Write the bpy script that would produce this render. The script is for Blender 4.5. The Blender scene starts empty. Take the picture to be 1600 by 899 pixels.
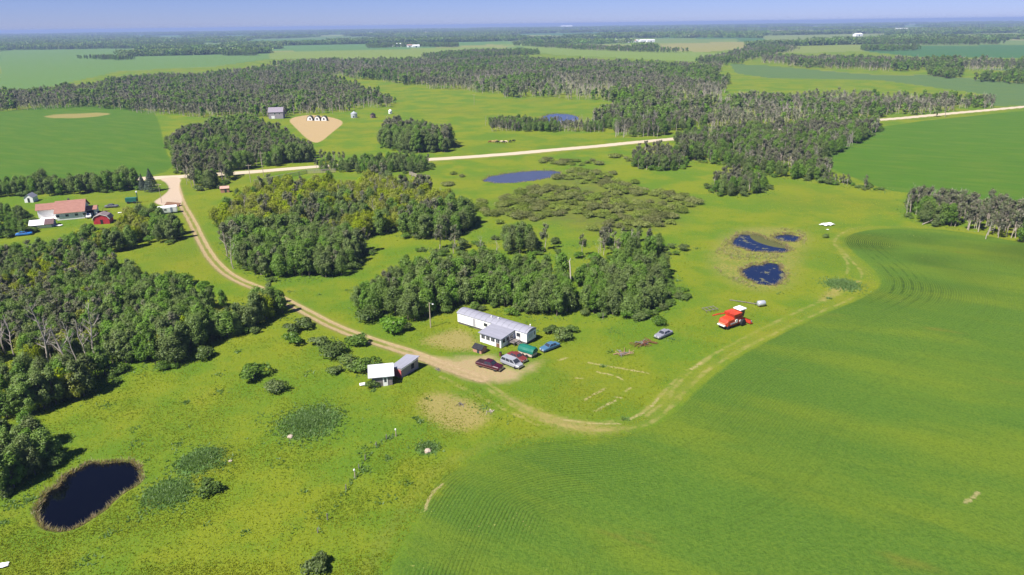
import bpy, bmesh, math, random
import numpy as np
from mathutils import Vector, Matrix

# ------------------------------------------------------------------ camera, sky, sun, exposure
SC = bpy.context.scene
COL = SC.collection
H, FPX = 65.0, 1081.0                       # drone height (m), focal length in photo pixels (1600 wide)
PITCH, ROLL = math.atan((449.5 - 38.0) / FPX), 0.0130
cF = np.array([0, math.cos(PITCH), -math.sin(PITCH)])
_U = np.array([0, math.sin(PITCH), math.cos(PITCH)]); _X = np.array([1.0, 0, 0])
cR = _X * math.cos(ROLL) - _U * math.sin(ROLL)
cU = _U * math.cos(ROLL) + _X * math.sin(ROLL)
cam = bpy.data.cameras.new('camera'); cam.sensor_width = 36; cam.lens = FPX / 1600 * 36
cam.clip_start = 0.5; cam.clip_end = 200000
camo = bpy.data.objects.new('camera', cam); COL.objects.link(camo)
camo.matrix_world = Matrix(((cR[0], cU[0], -cF[0], 0), (cR[1], cU[1], -cF[1], 0), (cR[2], cU[2], -cF[2], H), (0, 0, 0, 1)))
SC.camera = camo

TOSUN = Vector((-0.74, -0.67, 0)).normalized()
ELEV = math.radians(53)
world = bpy.data.worlds.new('World'); SC.world = world; world.use_nodes = True
wn = world.node_tree.nodes; wl = world.node_tree.links
sky = wn.new('ShaderNodeTexSky'); sky.sky_type = 'NISHITA'; sky.sun_disc = False
sky.sun_elevation = ELEV; sky.sun_rotation = math.atan2(TOSUN.x, TOSUN.y)
sky.altitude = 600; sky.air_density = 0.75; sky.dust_density = 0.2; sky.ozone_density = 10.0
wn['Background'].inputs['Strength'].default_value = 0.052
wm = wn.new('ShaderNodeMix'); wm.data_type = 'RGBA'; wm.blend_type = 'MULTIPLY'; wm.inputs[0].default_value = 1.0; wm.inputs[7].default_value = (.83, .74, 1.0, 1)   # colour tint multiplied over the whole sky, pulls it towards violet
wl.new(sky.outputs[0], wm.inputs[6]); wl.new(wm.outputs[2], wn['Background'].inputs['Color'])
sun = bpy.data.lights.new('sun', 'SUN'); sun.energy = 4.1; sun.angle = math.radians(0.9); sun.color = (1, 0.955, 0.88)
suno = bpy.data.objects.new('sun', sun); COL.objects.link(suno)
sd = Vector((TOSUN.x * math.cos(ELEV), TOSUN.y * math.cos(ELEV), math.sin(ELEV)))
suno.rotation_euler = sd.to_track_quat('Z', 'Y').to_euler(); suno.location = (0, 0, 120)
SC.view_settings.view_transform = 'Standard'; SC.view_settings.look = 'None'
SC.view_settings.exposure = 1.15; SC.view_settings.gamma = 1.0; SC.view_settings.use_curve_mapping = False
SC.render.engine = 'CYCLES'
SC.cycles.max_bounces = 6; SC.cycles.diffuse_bounces = 4; SC.cycles.glossy_bounces = 2
SC.cycles.transmission_bounces = 2; SC.cycles.volume_bounces = 0; SC.cycles.transparent_max_bounces = 6

rng = np.random.default_rng(7); random.seed(7)

# ------------------------------------------------------------------ ground coordinates
def G(x, y, z=0.0):
    """the place on the ground that the photograph shows at (x, y)"""
    d = cF + (x - 800) / FPX * cR + (449.5 - y) / FPX * cU
    t = (H - z) / -d[2]
    return np.array([d[0] * t, d[1] * t])
def GP(pts): return np.array([G(*p) for p in pts])
def proj(x, y, z):
    dx, dy, dz = x, y, z - H
    zc = dy * cF[1] + dz * cF[2]
    return 800 + FPX * (dx * cR[0] + dy * cR[1] + dz * cR[2]) / zc, 449.5 - FPX * (dx * cU[0] + dy * cU[1] + dz * cU[2]) / zc, zc
def seg_dist(px, py, line, closed=False):
    n = len(line); best = np.full(px.shape, 1e9)
    for i in range(n if closed else n - 1):
        ax, ay = line[i]; bx, by = line[(i + 1) % n]
        ux, uy = bx - ax, by - ay; L = ux * ux + uy * uy + 1e-9
        t = np.clip(((px - ax) * ux + (py - ay) * uy) / L, 0, 1)
        d = (px - ax - t * ux) ** 2 + (py - ay - t * uy) ** 2
        np.minimum(best, d, out=best)
    return np.sqrt(best)
def inside(px, py, poly):
    c = np.zeros(px.shape, bool); n = len(poly)
    for i in range(n):
        x1, y1 = poly[i]; x2, y2 = poly[(i + 1) % n]
        if y1 == y2: continue
        hit = ((y1 > py) != (y2 > py)) & (px < (x2 - x1) * (py - y1) / (y2 - y1) + x1)
        c ^= hit
    return c
def boxed(fn, px, py, pts, pad, fill):
    """evaluate only near the outline's bounding box"""
    out = np.full(px.shape, fill)
    lo, hi = pts.min(0) - pad, pts.max(0) + pad
    m = (px > lo[0]) & (px < hi[0]) & (py > lo[1]) & (py < hi[1])
    if m.any(): out[m] = fn(px[m], py[m])
    return out
def signed(px, py, poly, pad=30.0):
    def f(a, b):
        d = seg_dist(a, b, poly, True); return np.where(inside(a, b, poly), d, -d)
    return boxed(f, px, py, poly, pad, -pad)
def linedist(px, py, line, pad=12.0):
    return boxed(lambda a, b: np.minimum(seg_dist(a, b, line), pad), px, py, line, pad, pad)
def smooth(pts, it=2):
    pts = np.array(pts, float)
    for _ in range(it):
        a = pts[:-1] * .75 + pts[1:] * .25; b = pts[:-1] * .25 + pts[1:] * .75
        q = np.empty((len(a) * 2, 2)); q[0::2] = a; q[1::2] = b
        pts = np.vstack([pts[:1], q, pts[-1:]])
    return pts
def smooth_closed(pts, it=2):
    pts = np.array(pts, float)
    for _ in range(it):
        n = np.roll(pts, -1, 0); q = np.empty((len(pts) * 2, 2)); q[0::2] = pts * .75 + n * .25; q[1::2] = pts * .25 + n * .75; pts = q
    return pts
_T = rng.random((256, 256))
def vnoise(x, y, s):
    x = np.asarray(x, float) / s + 311.7; y = np.asarray(y, float) / s + 127.3
    xi, yi = np.floor(x).astype(int), np.floor(y).astype(int); fx, fy = x - xi, y - yi
    fx = fx * fx * (3 - 2 * fx); fy = fy * fy * (3 - 2 * fy)
    t = lambda a, b: _T[a & 255, b & 255]
    return (t(xi, yi) * (1 - fx) + t(xi + 1, yi) * fx) * (1 - fy) + (t(xi, yi + 1) * (1 - fx) + t(xi + 1, yi + 1) * fx) * fy
def sstep(a, b, x):
    t = np.clip((x - a) / (b - a), 0, 1); return t * t * (3 - 2 * t)

# ------------------------------------------------------------------ outlines read off the photograph
POND = {
 'near': [(47,800),(58,818),(100,827),(142,817),(182,787),(207,757),(218,737),(214,720),(180,718),(150,720),(108,733),(83,758),(62,785)],
 'mid': [(750,280),(775,272),(835,265),(879,267),(872,275),(840,280),(805,286),(770,286)],
 'upper': [(1143,375),(1158,364),(1180,366),(1210,377),(1237,388),(1227,393),(1195,393),(1170,391),(1150,385)],
 'lower': [(1163,425),(1173,415),(1195,408),(1215,411),(1230,424),(1224,439),(1205,447),(1185,441),(1166,434)],
 'small': [(1212,368),(1230,364),(1256,369),(1244,377),(1225,376)],
 'far': [(845,184),(862,176),(900,179),(906,188),(880,193),(850,192)]}
def rough_shore(p):
    a = (vnoise(p[:, 0], p[:, 1], 2.3) - .5) * 1.6 + (vnoise(p[:, 0] + 50, p[:, 1], 5) - .5) * 1.6; c = p.mean(0); d = p - c; return p + d / np.linalg.norm(d, axis=1, keepdims=True) * a[:, None]
POND = {k: rough_shore(smooth_closed(GP(v), 3)) for k, v in POND.items()}
crop = smooth_closed(GP([(520,1100),(598,899),(655,800),(690,748),(745,718),(800,702),(850,692),(930,687),(1000,676),(1045,654),(1080,618),(1115,585),(1160,553),(1220,522),(1290,490),(1345,468),(1380,447),(1368,425),(1335,397),(1316,378),(1330,365),(1370,358),(1440,357),(1500,362),(1600,380),(1900,430),(2600,560),(2600,1500),(300,1500)]), 2)
fieldR = smooth_closed(GP([(1272,247),(1300,230),(1345,212),(1385,195),(1600,173),(2100,128),(2100,370),(1600,333),(1430,302),(1380,297),(1300,265)]), 1)
fieldL = smooth_closed(GP([(-700,300),(-700,235),(0,176),(100,162),(238,170),(250,195),(258,235),(277,266),(200,283),(100,285),(0,290)]), 1)
FARF = [  # outline, colour of the crop
 ([(-700,190),(0,128),(0,79),(190,76),(330,76),(440,82),(425,92),(330,105),(190,111),(60,140),(0,150)], (.105,.19,.05)),
 ([(330,75),(400,62),(580,60),(760,60),(760,70),(575,80),(400,80)], (.09,.18,.055)),
 ([(420,82),(570,78),(760,74),(830,76),(720,86),(600,94),(500,92),(420,92)], (.17,.225,.045)),
 ([(790,76),(870,70),(960,76),(1085,82),(1150,84),(1080,96),(990,92),(870,86)], (.16,.225,.045)),
 ([(1060,68),(1160,65),(1172,75),(1100,82),(1000,76)], (.25,.23,.08)),
 ([(1140,100),(1200,103),(1350,116),(1460,118),(1600,130),(2100,160),(2100,180),(1600,165),(1545,166),(1540,148),(1380,126),(1200,122),(1150,115)], (.085,.145,.05)),
 ([(1500,107),(1600,112),(2000,130),(2000,118),(1600,106)], (.085,.145,.05)),
 ([(1330,78),(1440,72),(1700,70),(1700,92),(1440,90)], (.045,.125,.045)),
 ([(1170,76),(1230,66),(1350,70),(1350,80),(1230,84),(1120,100)], (.18,.22,.05)),
 ([(1180,55),(1600,50),(1600,60),(1200,64)], (.17,.21,.07)),
 ([(780,62),(1000,59),(1170,62),(1090,68),(800,66)], (.14,.20,.06)),
]
FARF = [(GP(p), c) for p, c in FARF]
road = GP([(-900,352),(-300,308),(150,284),(275,277.5),(390,269),(455,264),(665,250),(800,240.5),(1045,218),(1382,187),(1600,167),(2300,103)])
drive = smooth(GP([(272,278),(276,292),(283,318),(300,345),(318,385),(335,410),(360,433),(410,453),(460,478),(520,510),(580,533),(640,552),(700,575),(752,592)]))
junction = smooth_closed(GP([(246,280),(286,277),(278,292),(288,318),(272,325),(236,318),(252,308),(266,296),(258,284)]))
yard = smooth_closed(GP([(600,539),(650,552),(700,560),(745,556),(765,550),(800,580),(836,562),(840,570),(815,592),(785,600),(740,596),(690,580),(630,556)]))
drygrass = [smooth_closed(GP(p)) for p in (
 [(645,535),(690,518),(722,510),(752,530),(745,552),(690,548)], [(640,625),(690,608),(760,632),(775,660),(720,682),(670,665)],
 [(448,186),(482,179),(512,182),(541,190),(520,206),(497,226),(480,218),(462,200)],
 [(60,180),(170,175),(175,181),(80,187)], [(830,570),(852,556),(850,566),(832,585)],
 [(760,600),(860,650),(960,668),(1000,668),(930,684),(840,665)],
 [(1290,452),(1335,440),(1325,455),(1270,480)])]
hay = drygrass[2]
RUTS = [smooth(GP(p)) for p in (
 [(752,592),(820,638),(880,657),(925,663),(970,658),(1003,646),(1027,622),(1046,602),(1062,585),(1092,566),(1132,543),(1200,509),(1270,477),(1330,452)],
 [(758,605),(830,653),(900,671),(960,675),(1012,665),(1043,642),(1068,612),(1094,585),(1133,559),(1192,529),(1262,497),(1335,466)],
 [(1010,650),(1040,625),(1052,607),(1075,580),(1112,556)],
 [(1310,440),(1330,420),(1312,392),(1300,378),(1318,362),(1350,352)],
 [(1330,450),(1352,432),(1330,408),(1306,384)],
 [(690,590),(760,625),(840,665)])]
SWATH = [smooth(GP(p)) for p in (
 [(920,565),(950,571),(985,577),(1014,582)], [(934,580),(958,585)], [(964,587),(973,592)], [(914,624),(946,606)], [(930,643),(962,625)],
 [(978,610),(986,605)], [(962,620),(970,621)], [(872,562),(886,558)], [(900,590),(910,590)], [(920,663),(968,663)], [(985,655),(1005,645)],
 [(1018,634),(1028,622)], [(880,657),(905,660)], [(1080,575),(1096,565)], [(1508,788),(1528,772)],
 [(665,800),(672,775),(690,760)])]
LUSH = [(485,663,6.2,.7), (1316,447,5.0,.6), (312,722,4.4,1.1), (262,772,4.4,.6), (668,703,2.2,.25)]
marsh = smooth_closed(GP([(1108,415),(1122,385),(1140,362),(1180,355),(1250,358),(1265,372),(1245,395),(1240,430),(1228,450),(1190,455),(1150,445)]))
bog = smooth_closed(GP([(770,325),(800,303),(850,288),(880,272),(930,262),(960,288),(1010,300),(1085,308),(1085,322),(1050,338),(1062,352),(1000,360),(920,365),(880,348),(800,345)]))
RD = road[6] - road[4]; RD = RD / np.linalg.norm(RD); RN = np.array([-RD[1], RD[0]])

def height(x, y):
    x = np.asarray(x, float); y = np.asarray(y, float)
    r = np.hypot(x, y); fade = 1 - sstep(300, 900, r)
    z = ((vnoise(x, y, 34) - .5) * .5 + (vnoise(x, y, 11) - .5) * .16) * fade
    for px, py, rad, h in LUSH:
        g = G(px, py); z = z + h * np.exp(-(((x - g[0]) / rad) ** 2 + ((y - g[1]) / rad) ** 2) * 1.6) * (.8 + .4 * vnoise(x, y, 2.2))
    for k, p in POND.items():
        s = signed(x, y, p, 14.0)
        flat = sstep(-12, -4, s); z = z * (1 - flat)
        z = z - 1.0 * sstep(-.75, .8, s)
    return z
def hz(x, y): return float(height(np.array([x]), np.array([y]))[0])

# ------------------------------------------------------------------ node helper and materials
class N:
    def __init__(s, mat): s.t = mat.node_tree; s.t.nodes.clear(); s.out = s.t.nodes.new('ShaderNodeOutputMaterial')
    def n(s, ty, ins=None, **props):
        k = s.t.nodes.new('ShaderNode' + ty)
        for a, b in props.items(): setattr(k, a, b)
        for a, b in (ins or {}).items(): s.put(k.inputs[a], b)
        return k
    def put(s, sock, v):
        if hasattr(v, 'is_output'): s.t.links.new(v, sock)
        elif isinstance(v, tuple) and len(v) == 3 and sock.type == 'RGBA': sock.default_value = (*v, 1)
        else: sock.default_value = v
    def m(s, op, a, b=0.0, c=None, clamp=False):
        k = s.n('Math', {0: a, 1: b}, operation=op, use_clamp=clamp)
        if c is not None: s.put(k.inputs[2], c)
        return k.outputs[0]
    def mix(s, f, a, b, mode='MIX'):
        k = s.n('Mix', data_type='RGBA', blend_type=mode); s.put(k.inputs[0], f); s.put(k.inputs[6], a); s.put(k.inputs[7], b); return k.outputs[2]
    def noise(s, vec, scale, detail=3, rough=.55, dist=0.0):
        return s.n('TexNoise', {'Vector': vec, 'Scale': scale, 'Detail': detail, 'Roughness': rough, 'Distortion': dist}).outputs[0]
    def rng(s, v, a, b, c=0.0, d=1.0):
        return s.n('MapRange', {0: v, 1: a, 2: b, 3: c, 4: d}, interpolation_type='SMOOTHSTEP').outputs[0]
    def attr(s, name): return s.n('Attribute', attribute_name=name)
    def scaled(s, vec, sc): return s.n('VectorMath', {0: vec, 1: sc}, operation='MULTIPLY').outputs[0]
    def bsdf(s, col, rough=.9, spec=.2, bump=None, metal=0.0, extra=None):
        k = s.n('BsdfPrincipled', {'Base Color': col, 'Roughness': rough, 'Specular IOR Level': spec, 'Metallic': metal})
        for a, b in (extra or {}).items(): s.put(k.inputs[a], b)
        if bump is not None: s.t.links.new(bump, k.inputs['Normal'])
        s.t.links.new(k.outputs[0], s.out.inputs[0]); return k
def newmat(name):
    m = bpy.data.materials.new(name); m.use_nodes = True; return m, N(m)
_mats = {}
def pm(name, col, rough=.75, var=.18, scale=2.0, metal=0.0, spec=.3, grain=None):
    """painted or weathered surface with uneven colour"""
    if name in _mats: return _mats[name]
    m, t = newmat(name); v = t.n('TexCoord').outputs['Object']
    a = t.noise(t.scaled(v, grain) if grain else v, scale, 5, .65)
    f = t.rng(a, .25, .75, 1 - var, 1 + var * .6)
    c = t.mix(1.0, col, t.n('CombineColor', {0: f, 1: f, 2: f}).outputs[0], 'MULTIPLY')
    t.bsdf(c, t.rng(a, .3, .7, min(1, rough + .1), rough * .85), spec, None, metal); _mats[name] = m; return m
def leafmat(name, dark, light, dry=(.12, .1, .05), dryness=.04, trans=.38):
    m, t = newmat(name)
    lv = t.attr('leafv').outputs['Fac']; rnd = t.n('ObjectInfo').outputs['Random']
    c = t.mix(t.m('ADD', t.m('MULTIPLY', lv, .65), t.m('MULTIPLY', rnd, .35)), dark, light)
    c = t.mix(t.m('MULTIPLY', t.m('GREATER_THAN', lv, 1 - dryness), .6), c, dry)
    hv = t.n('HueSaturation', {'Hue': t.m('ADD', .475, t.m('MULTIPLY', rnd, .04)), 'Saturation': t.rng(rnd, 0, 1, .85, 1.1), 'Value': t.m('ADD', .8, t.m('MULTIPLY', t.m('FRACT', t.m('MULTIPLY', rnd, 7.3)), .42)), 'Color': c}).outputs[0]
    d = t.n('BsdfDiffuse', {'Color': hv}); tr = t.n('BsdfTranslucent', {'Color': t.mix(1.0, hv, (1.2, 1.25, .5), 'MULTIPLY')})
    g = t.n('BsdfGlossy', {'Color': (1, 1, 1), 'Roughness': .5})
    x = t.n('MixShader', {0: trans, 1: d.outputs[0], 2: tr.outputs[0]})
    y = t.n('MixShader', {0: .015, 1: x.outputs[0], 2: g.outputs[0]})
    t.t.links.new(y.outputs[0], t.out.inputs[0]); return m

M = {}
M['poplar'] = leafmat('poplar_leaves', (.076, .146, .026), (.205, .305, .055))
M['maple'] = leafmat('maple_leaves', (.14, .20, .010), (.34, .38, .022))
M['aspen'] = leafmat('aspen_leaves', (.10, .120, .060), (.19, .205, .105), (.34, .28, .20), .18)
M['willow'] = leafmat('willow_leaves', (.13, .17, .032), (.24, .28, .06), (.28, .2, .11), .1, .35)
M['shrub'] = leafmat('shrub_leaves', (.065, .13, .018), (.16, .25, .04))
M['spruce'] = leafmat('spruce_needles', (.05, .08, .06), (.14, .18, .14))
M['bark'] = pm('grey_bark', (.16, .13, .1), .9, .35, 6, grain=(1, 1, .2))
M['deadwood'] = pm('bleached_wood', (.40, .35, .30), .85, .3, 5, grain=(1, 1, .15))
M['pale_bark'] = pm('pale_aspen_bark', (.41, .35, .29), .85, .35, 5, grain=(1, 1, .3))
def tuftmat():
    m, t = newmat('wild_grass'); lv = t.attr('leafv').outputs['Fac']
    pos = t.n('NewGeometry').outputs['Position']
    big = t.noise(pos, .05, 3)
    g = t.mix(t.rng(big, .35, .65), (0.155, 0.252, 0.017), (0.281, 0.323, 0.017)); c = t.mix(lv, g, (0.329, 0.373, 0.033))
    c = t.mix(t.m('MULTIPLY', t.m('GREATER_THAN', lv, .93), .7), c, (0.387, 0.343, 0.088))
    d = t.n('BsdfDiffuse', {'Color': c}); tr = t.n('BsdfTranslucent', {'Color': c}); x = t.n('MixShader', {0: .5, 1: d.outputs[0], 2: tr.outputs[0]})
    t.t.links.new(x.outputs[0], t.out.inputs[0]); return m
M['tuft'] = tuftmat()
M['reed'] = leafmat('dry_reeds', (.24, .21, .08), (.50, .40, .21), (.16, .24, .05), .4, .5)
M['weed'] = leafmat('rank_weeds', (.11, .23, .045), (.17, .30, .06), (.25, .27, .07), .05, .5)

def terrain_material():
    m, t = newmat('prairie_ground'); A = lambda n: t.attr(n).outputs['Fac']
    pos = t.n('NewGeometry').outputs['Position']
    n200 = t.noise(pos, .012, 3); n40 = t.noise(pos, .045, 4, .6); n8 = t.noise(pos, .22, 4, .65); n1 = t.noise(pos, 1.3, 4, .7); nf = t.noise(pos, 5.0, 3, .7); n3 = t.noise(pos, 2.4, 5, .8)
    # grassland
    g = t.mix(t.rng(n40, .38, .62), (0.090, 0.164, 0.012), (0.156, 0.191, 0.012))
    g = t.mix(t.m('MULTIPLY', t.rng(n200, .5, .72), .45), g, (0.156, 0.164, 0.014))
    g = t.mix(t.m('MULTIPLY', t.rng(n8, .52, .72), .5), g, (0.073, 0.149, 0.011))
    g = t.mix(t.m('MULTIPLY', t.rng(t.noise(pos, .09, 3), .6, .78), .35), g, (0.192, 0.174, 0.024))
    g = t.mix(t.m('MULTIPLY', t.rng(n1, .54, .8), .3), g, (0.052, 0.108, 0.009))
    g = t.mix(t.m('MULTIPLY', t.rng(nf, .55, .8), .5), g, (0.188, 0.199, 0.028))
    g = t.mix(t.m('MULTIPLY', t.rng(n3, .48, .66), .24), g, (0.052, 0.108, 0.008)); g = t.mix(t.m('MULTIPLY', t.rng(n3, .5, .36), .3), g, (0.202, 0.229, 0.020))
    wet = A('wet'); g = t.mix(t.m('MULTIPLY', wet, t.rng(n8, .3, .6, .35, .9)), g, t.mix(t.rng(n1, .4, .65), (.15, .18, .035), (.29, .23, .06)))
    g = t.mix(t.m('MULTIPLY', A('bogm'), t.rng(n8, .3, .7, .3, .8)), g, t.mix(n1, (.06, .085, .02), (.15, .15, .04)))
    g = t.mix(t.rng(t.m('ADD', A('lush'), t.m('MULTIPLY', t.m('SUBTRACT', n1, .5), .8)), .3, .6), g, t.mix(n1, (.05, .115, .03), (.10, .175, .04)))
    g = t.mix(t.m('MULTIPLY', A('wood'), .8), g, (.035, .05, .014))
    # seeded crop, rows follow the outline of the field
    cd = A('crop')
    st = t.scaled(t.n('VectorRotate', {'Vector': pos, 'Angle': .5}, rotation_type='Z_AXIS').outputs[0], (0.007, 0.030, 0.010))
    s1 = t.noise(st, 2.2, 4, .6); s2 = t.noise(st, 5.5, 3, .55)
    c = t.mix(t.rng(s1, .42, .70), (.074, .142, .016), (.120, .172, .014))
    c = t.mix(t.m('MULTIPLY', t.rng(s2, .55, .75), .5), c, (0.059, 0.120, 0.015))
    c = t.mix(t.m('MULTIPLY', t.rng(t.noise(st, 3.1, 4, .6, .4), .63, .78), .65), c, (0.174, 0.135, 0.021))
    rows = t.m('SINE', t.m('MULTIPLY', t.m('ADD', cd, t.m('MULTIPLY', n8, .25)), 2 * math.pi / .55))
    rs = t.m('MULTIPLY', t.rng(t.noise(pos, .03, 2), .36, .62), t.m('ADD', .03, t.m('MULTIPLY', A('rowv'), .75)))
    rowf = t.m('MULTIPLY', t.rng(rows, -.2, .9), rs, clamp=True)
    c = t.mix(rowf, c, t.mix(n1, (0.017, 0.042, 0.005), (0.052, 0.061, 0.010)))
    c = t.mix(t.m('MULTIPLY', t.rng(n3, .46, .64), .45), c, (0.024, 0.061, 0.005)); c = t.mix(t.m('MULTIPLY', t.rng(n3, .5, .36), .35), c, (0.122, 0.174, 0.016))
    c = t.mix(t.m('MULTIPLY', t.rng(n1, .62, .8), .45), c, (0.131, 0.157, 0.016))
    r2 = t.m('MULTIPLY', t.rng(t.m('SINE', t.m('MULTIPLY', t.m('ADD', cd, t.m('MULTIPLY', n40, 3.0)), 2 * math.pi / 2.1)), .2, .95), t.m('MULTIPLY', A('headland'), t.rng(n8, .35, .6)))
    c = t.mix(t.m('MULTIPLY', r2, .75), c, (0.019, 0.044, 0.006))
    wt = t.rng(t.m('ABSOLUTE', t.m('SUBTRACT', t.m('ABSOLUTE', t.m('SUBTRACT', t.m('PINGPONG', t.m('ADD', cd, t.m('MULTIPLY', n40, 1.2)), 17.0), 9.0)), .95)), .42, .1)
    c = t.mix(t.m('MULTIPLY', wt, t.m('MULTIPLY', t.rng(cd, 36, 30), t.rng(n8, .35, .6, .02, .14))), c, (0.030, 0.052, 0.008))
    flower = t.m('MULTIPLY', t.rng(t.noise(pos, 2.3, 2), .66, .72), A('rowv')); flower = t.m('MULTIPLY', flower, t.rng(t.noise(pos, .12, 2), .54, .64))
    c = t.mix(t.m('MULTIPLY', flower, .8), c, (.38, .36, .12))
    soft = A('softe'); edge = t.rng(t.m('DIVIDE', t.m('ADD', cd, t.m('MULTIPLY', t.m('SUBTRACT', t.m('ADD', t.m('MULTIPLY', n1, .5), t.m('MULTIPLY', n8, .5)), .5), t.m('ADD', 2.4, t.m('MULTIPLY', soft, 16.0)))), t.m('ADD', 1.0, t.m('MULTIPLY', soft, 6.0))), -.5, .6)
    g = t.mix(t.rng(t.m('ADD', t.m('ABSOLUTE', t.m('ADD', cd, 2.5)), t.m('MULTIPLY', n8, 3)), 1.6, 3.4, .14, 0), g, (.24, .20, .05))
    g = t.mix(edge, g, c)
    # other fields
    fc = t.attr('fcol'); f = t.mix(t.m('MULTIPLY', t.rng(s2, .4, .7), .35), fc.outputs['Color'], (.13, .17, .02))
    f = t.mix(t.m('MULTIPLY', t.rng(n1, .45, .75), .35), f, (.03, .085, .012))
    f = t.mix(t.m('MULTIPLY', t.rng(t.noise(st, 9, 2), .45, .6), .12), f, (.03, .07, .01))
    g = t.mix(t.rng(t.m('ADD', fc.outputs['Alpha'], t.m('MULTIPLY', t.m('SUBTRACT', n1, .5), .5)), .35, .65), g, f)
    # dry grass, swaths, bare soil, tracks, gravel
    straw = t.mix(n1, (.34, .26, .11), (.22, .19, .05))
    g = t.mix(t.m('MULTIPLY', t.rng(t.m('ADD', A('dry'), t.m('MULTIPLY', t.m('SUBTRACT', n1, .5), 1.3)), .25, .95), .8), g, straw)
    g = t.mix(t.rng(t.m('ADD', A('hay'), t.m('MULTIPLY', t.m('SUBTRACT', n1, .5), .3)), .4, .6), g, t.mix(n8, (.40, .28, .15), (.34, .26, .12)))
    sw = t.m('ADD', A('swath'), t.m('MULTIPLY', t.m('SUBTRACT', n1, .5), 1.5))
    g = t.mix(t.m('MULTIPLY', t.rng(sw, .45, .0), .75), g, t.mix(nf, (.40, .33, .17), (.28, .23, .10)))
    ru = t.m('ADD', A('rut'), t.m('MULTIPLY', t.m('SUBTRACT', n8, .5), 1.3))
    g = t.mix(t.m('MULTIPLY', t.rng(ru, .7, .1), t.rng(t.noise(pos, .4, 3), .38, .64, .03, .5)), g, t.mix(n1, (.36, .28, .12), (.27, .23, .07)))
    soil = t.mix(t.rng(n1, .3, .7), (.36, .27, .15), (.27, .20, .10)); soil = t.mix(t.m('MULTIPLY', t.rng(nf, .5, .7), .4), soil, (.45, .36, .23))
    tr = t.m('ADD', A('track'), t.m('MULTIPLY', t.m('SUBTRACT', n8, .5), .7))
    rut2 = t.rng(t.m('ABSOLUTE', t.m('SUBTRACT', tr, .95)), .75, .3)
    mid = t.m('MULTIPLY', t.rng(tr, 1.0, .5), t.rng(n8, .35, .6, .4, .9)); body = t.m('MULTIPLY', t.rng(tr, 2.6, 1.4), t.rng(n8, .3, .6, .35, .75))
    g = t.mix(t.m('MULTIPLY', body, .8), g, t.mix(n1, (.24, .19, .08), (.17, .16, .04)))
    g = t.mix(t.m('MULTIPLY', mid, .35), g, (.13, .15, .025))
    g = t.mix(t.m('MULTIPLY', rut2, .92), g, soil)
    g = t.mix(t.m('MULTIPLY', t.rng(t.m('ADD', A('dirt'), t.m('MULTIPLY', t.m('SUBTRACT', n8, .5), 5)), -1.2, 2.2), t.rng(n1, .25, .6, .55, 1)), g, soil)
    g = t.mix(t.rng(t.m('ADD', A('road'), t.m('MULTIPLY', t.m('SUBTRACT', n8, .5), 1.0)), 6.2, 5.0, 0, .5), g, (.20, .18, .06))
    g = t.mix(t.rng(t.m('ADD', A('road'), t.m('MULTIPLY', t.m('SUBTRACT', n1, .5), .8)), 4.1, 3.5), g, t.mix(n1, (.52, .44, .32), (.43, .36, .26)))
    g = t.mix(t.rng(t.m('ADD', A('junc'), t.m('MULTIPLY', t.m('SUBTRACT', n1, .5), 1.5)), -.4, .5), g, t.mix(n1, (.46, .36, .27), (.38, .30, .21)))
    # pond mud
    g = t.mix(t.rng(t.m('ADD', A('bank'), t.m('MULTIPLY', t.m('SUBTRACT', n1, .5), 1.6)), -.2, .4), g, t.mix(n1, (.045, .055, .02), (.12, .12, .04)))
    hgt = t.m('ADD', t.m('MULTIPLY', n1, .5), t.m('ADD', t.m('MULTIPLY', nf, .22), t.m('MULTIPLY', rowf, -.35)))
    hgt = t.m('MULTIPLY', hgt, t.rng(A('smoothm'), 0, 1, 1, .12))
    b = t.n('Bump', {'Strength': .9, 'Distance': .55, 'Height': hgt})
    t.bsdf(g, .95, .08, b.outputs[0]); return m
M['terrain'] = terrain_material()
def water_material(name, deep, rough):
    m, t = newmat(name); pos = t.n('NewGeometry').outputs['Position']
    b = t.n('Bump', {'Strength': .1, 'Distance': .04, 'Height': t.noise(pos, 2.2, 3)})
    t.bsdf(t.mix(t.noise(pos, .2, 3), deep, tuple(c * 1.5 for c in deep)), rough, .5, b.outputs[0], extra={'IOR': 1.33}); return m
M['water'] = water_material('pond_water', (.0008, .001, .002), .03)
def marsh_water():
    m, t = newmat('marsh_water'); pos = t.n('NewGeometry').outputs['Position']
    mat_ = t.m('MULTIPLY', t.rng(t.noise(pos, .33, 4, .65), .56, .64), t.rng(t.noise(pos, 2.2, 3), .3, .5, .35, .9))
    t.bsdf(t.mix(mat_, (.007, .014, .042), t.mix(t.noise(pos, 1.5, 3), (.10, .12, .04), (.20, .17, .09))), t.rng(mat_, 0, 1, .08, .8), .5, None, extra={'IOR': 1.33}); return m
M['marsh_water'] = marsh_water()
M['water_far'] = water_material('slough_water', (.045, .05, .075), .16)

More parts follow.
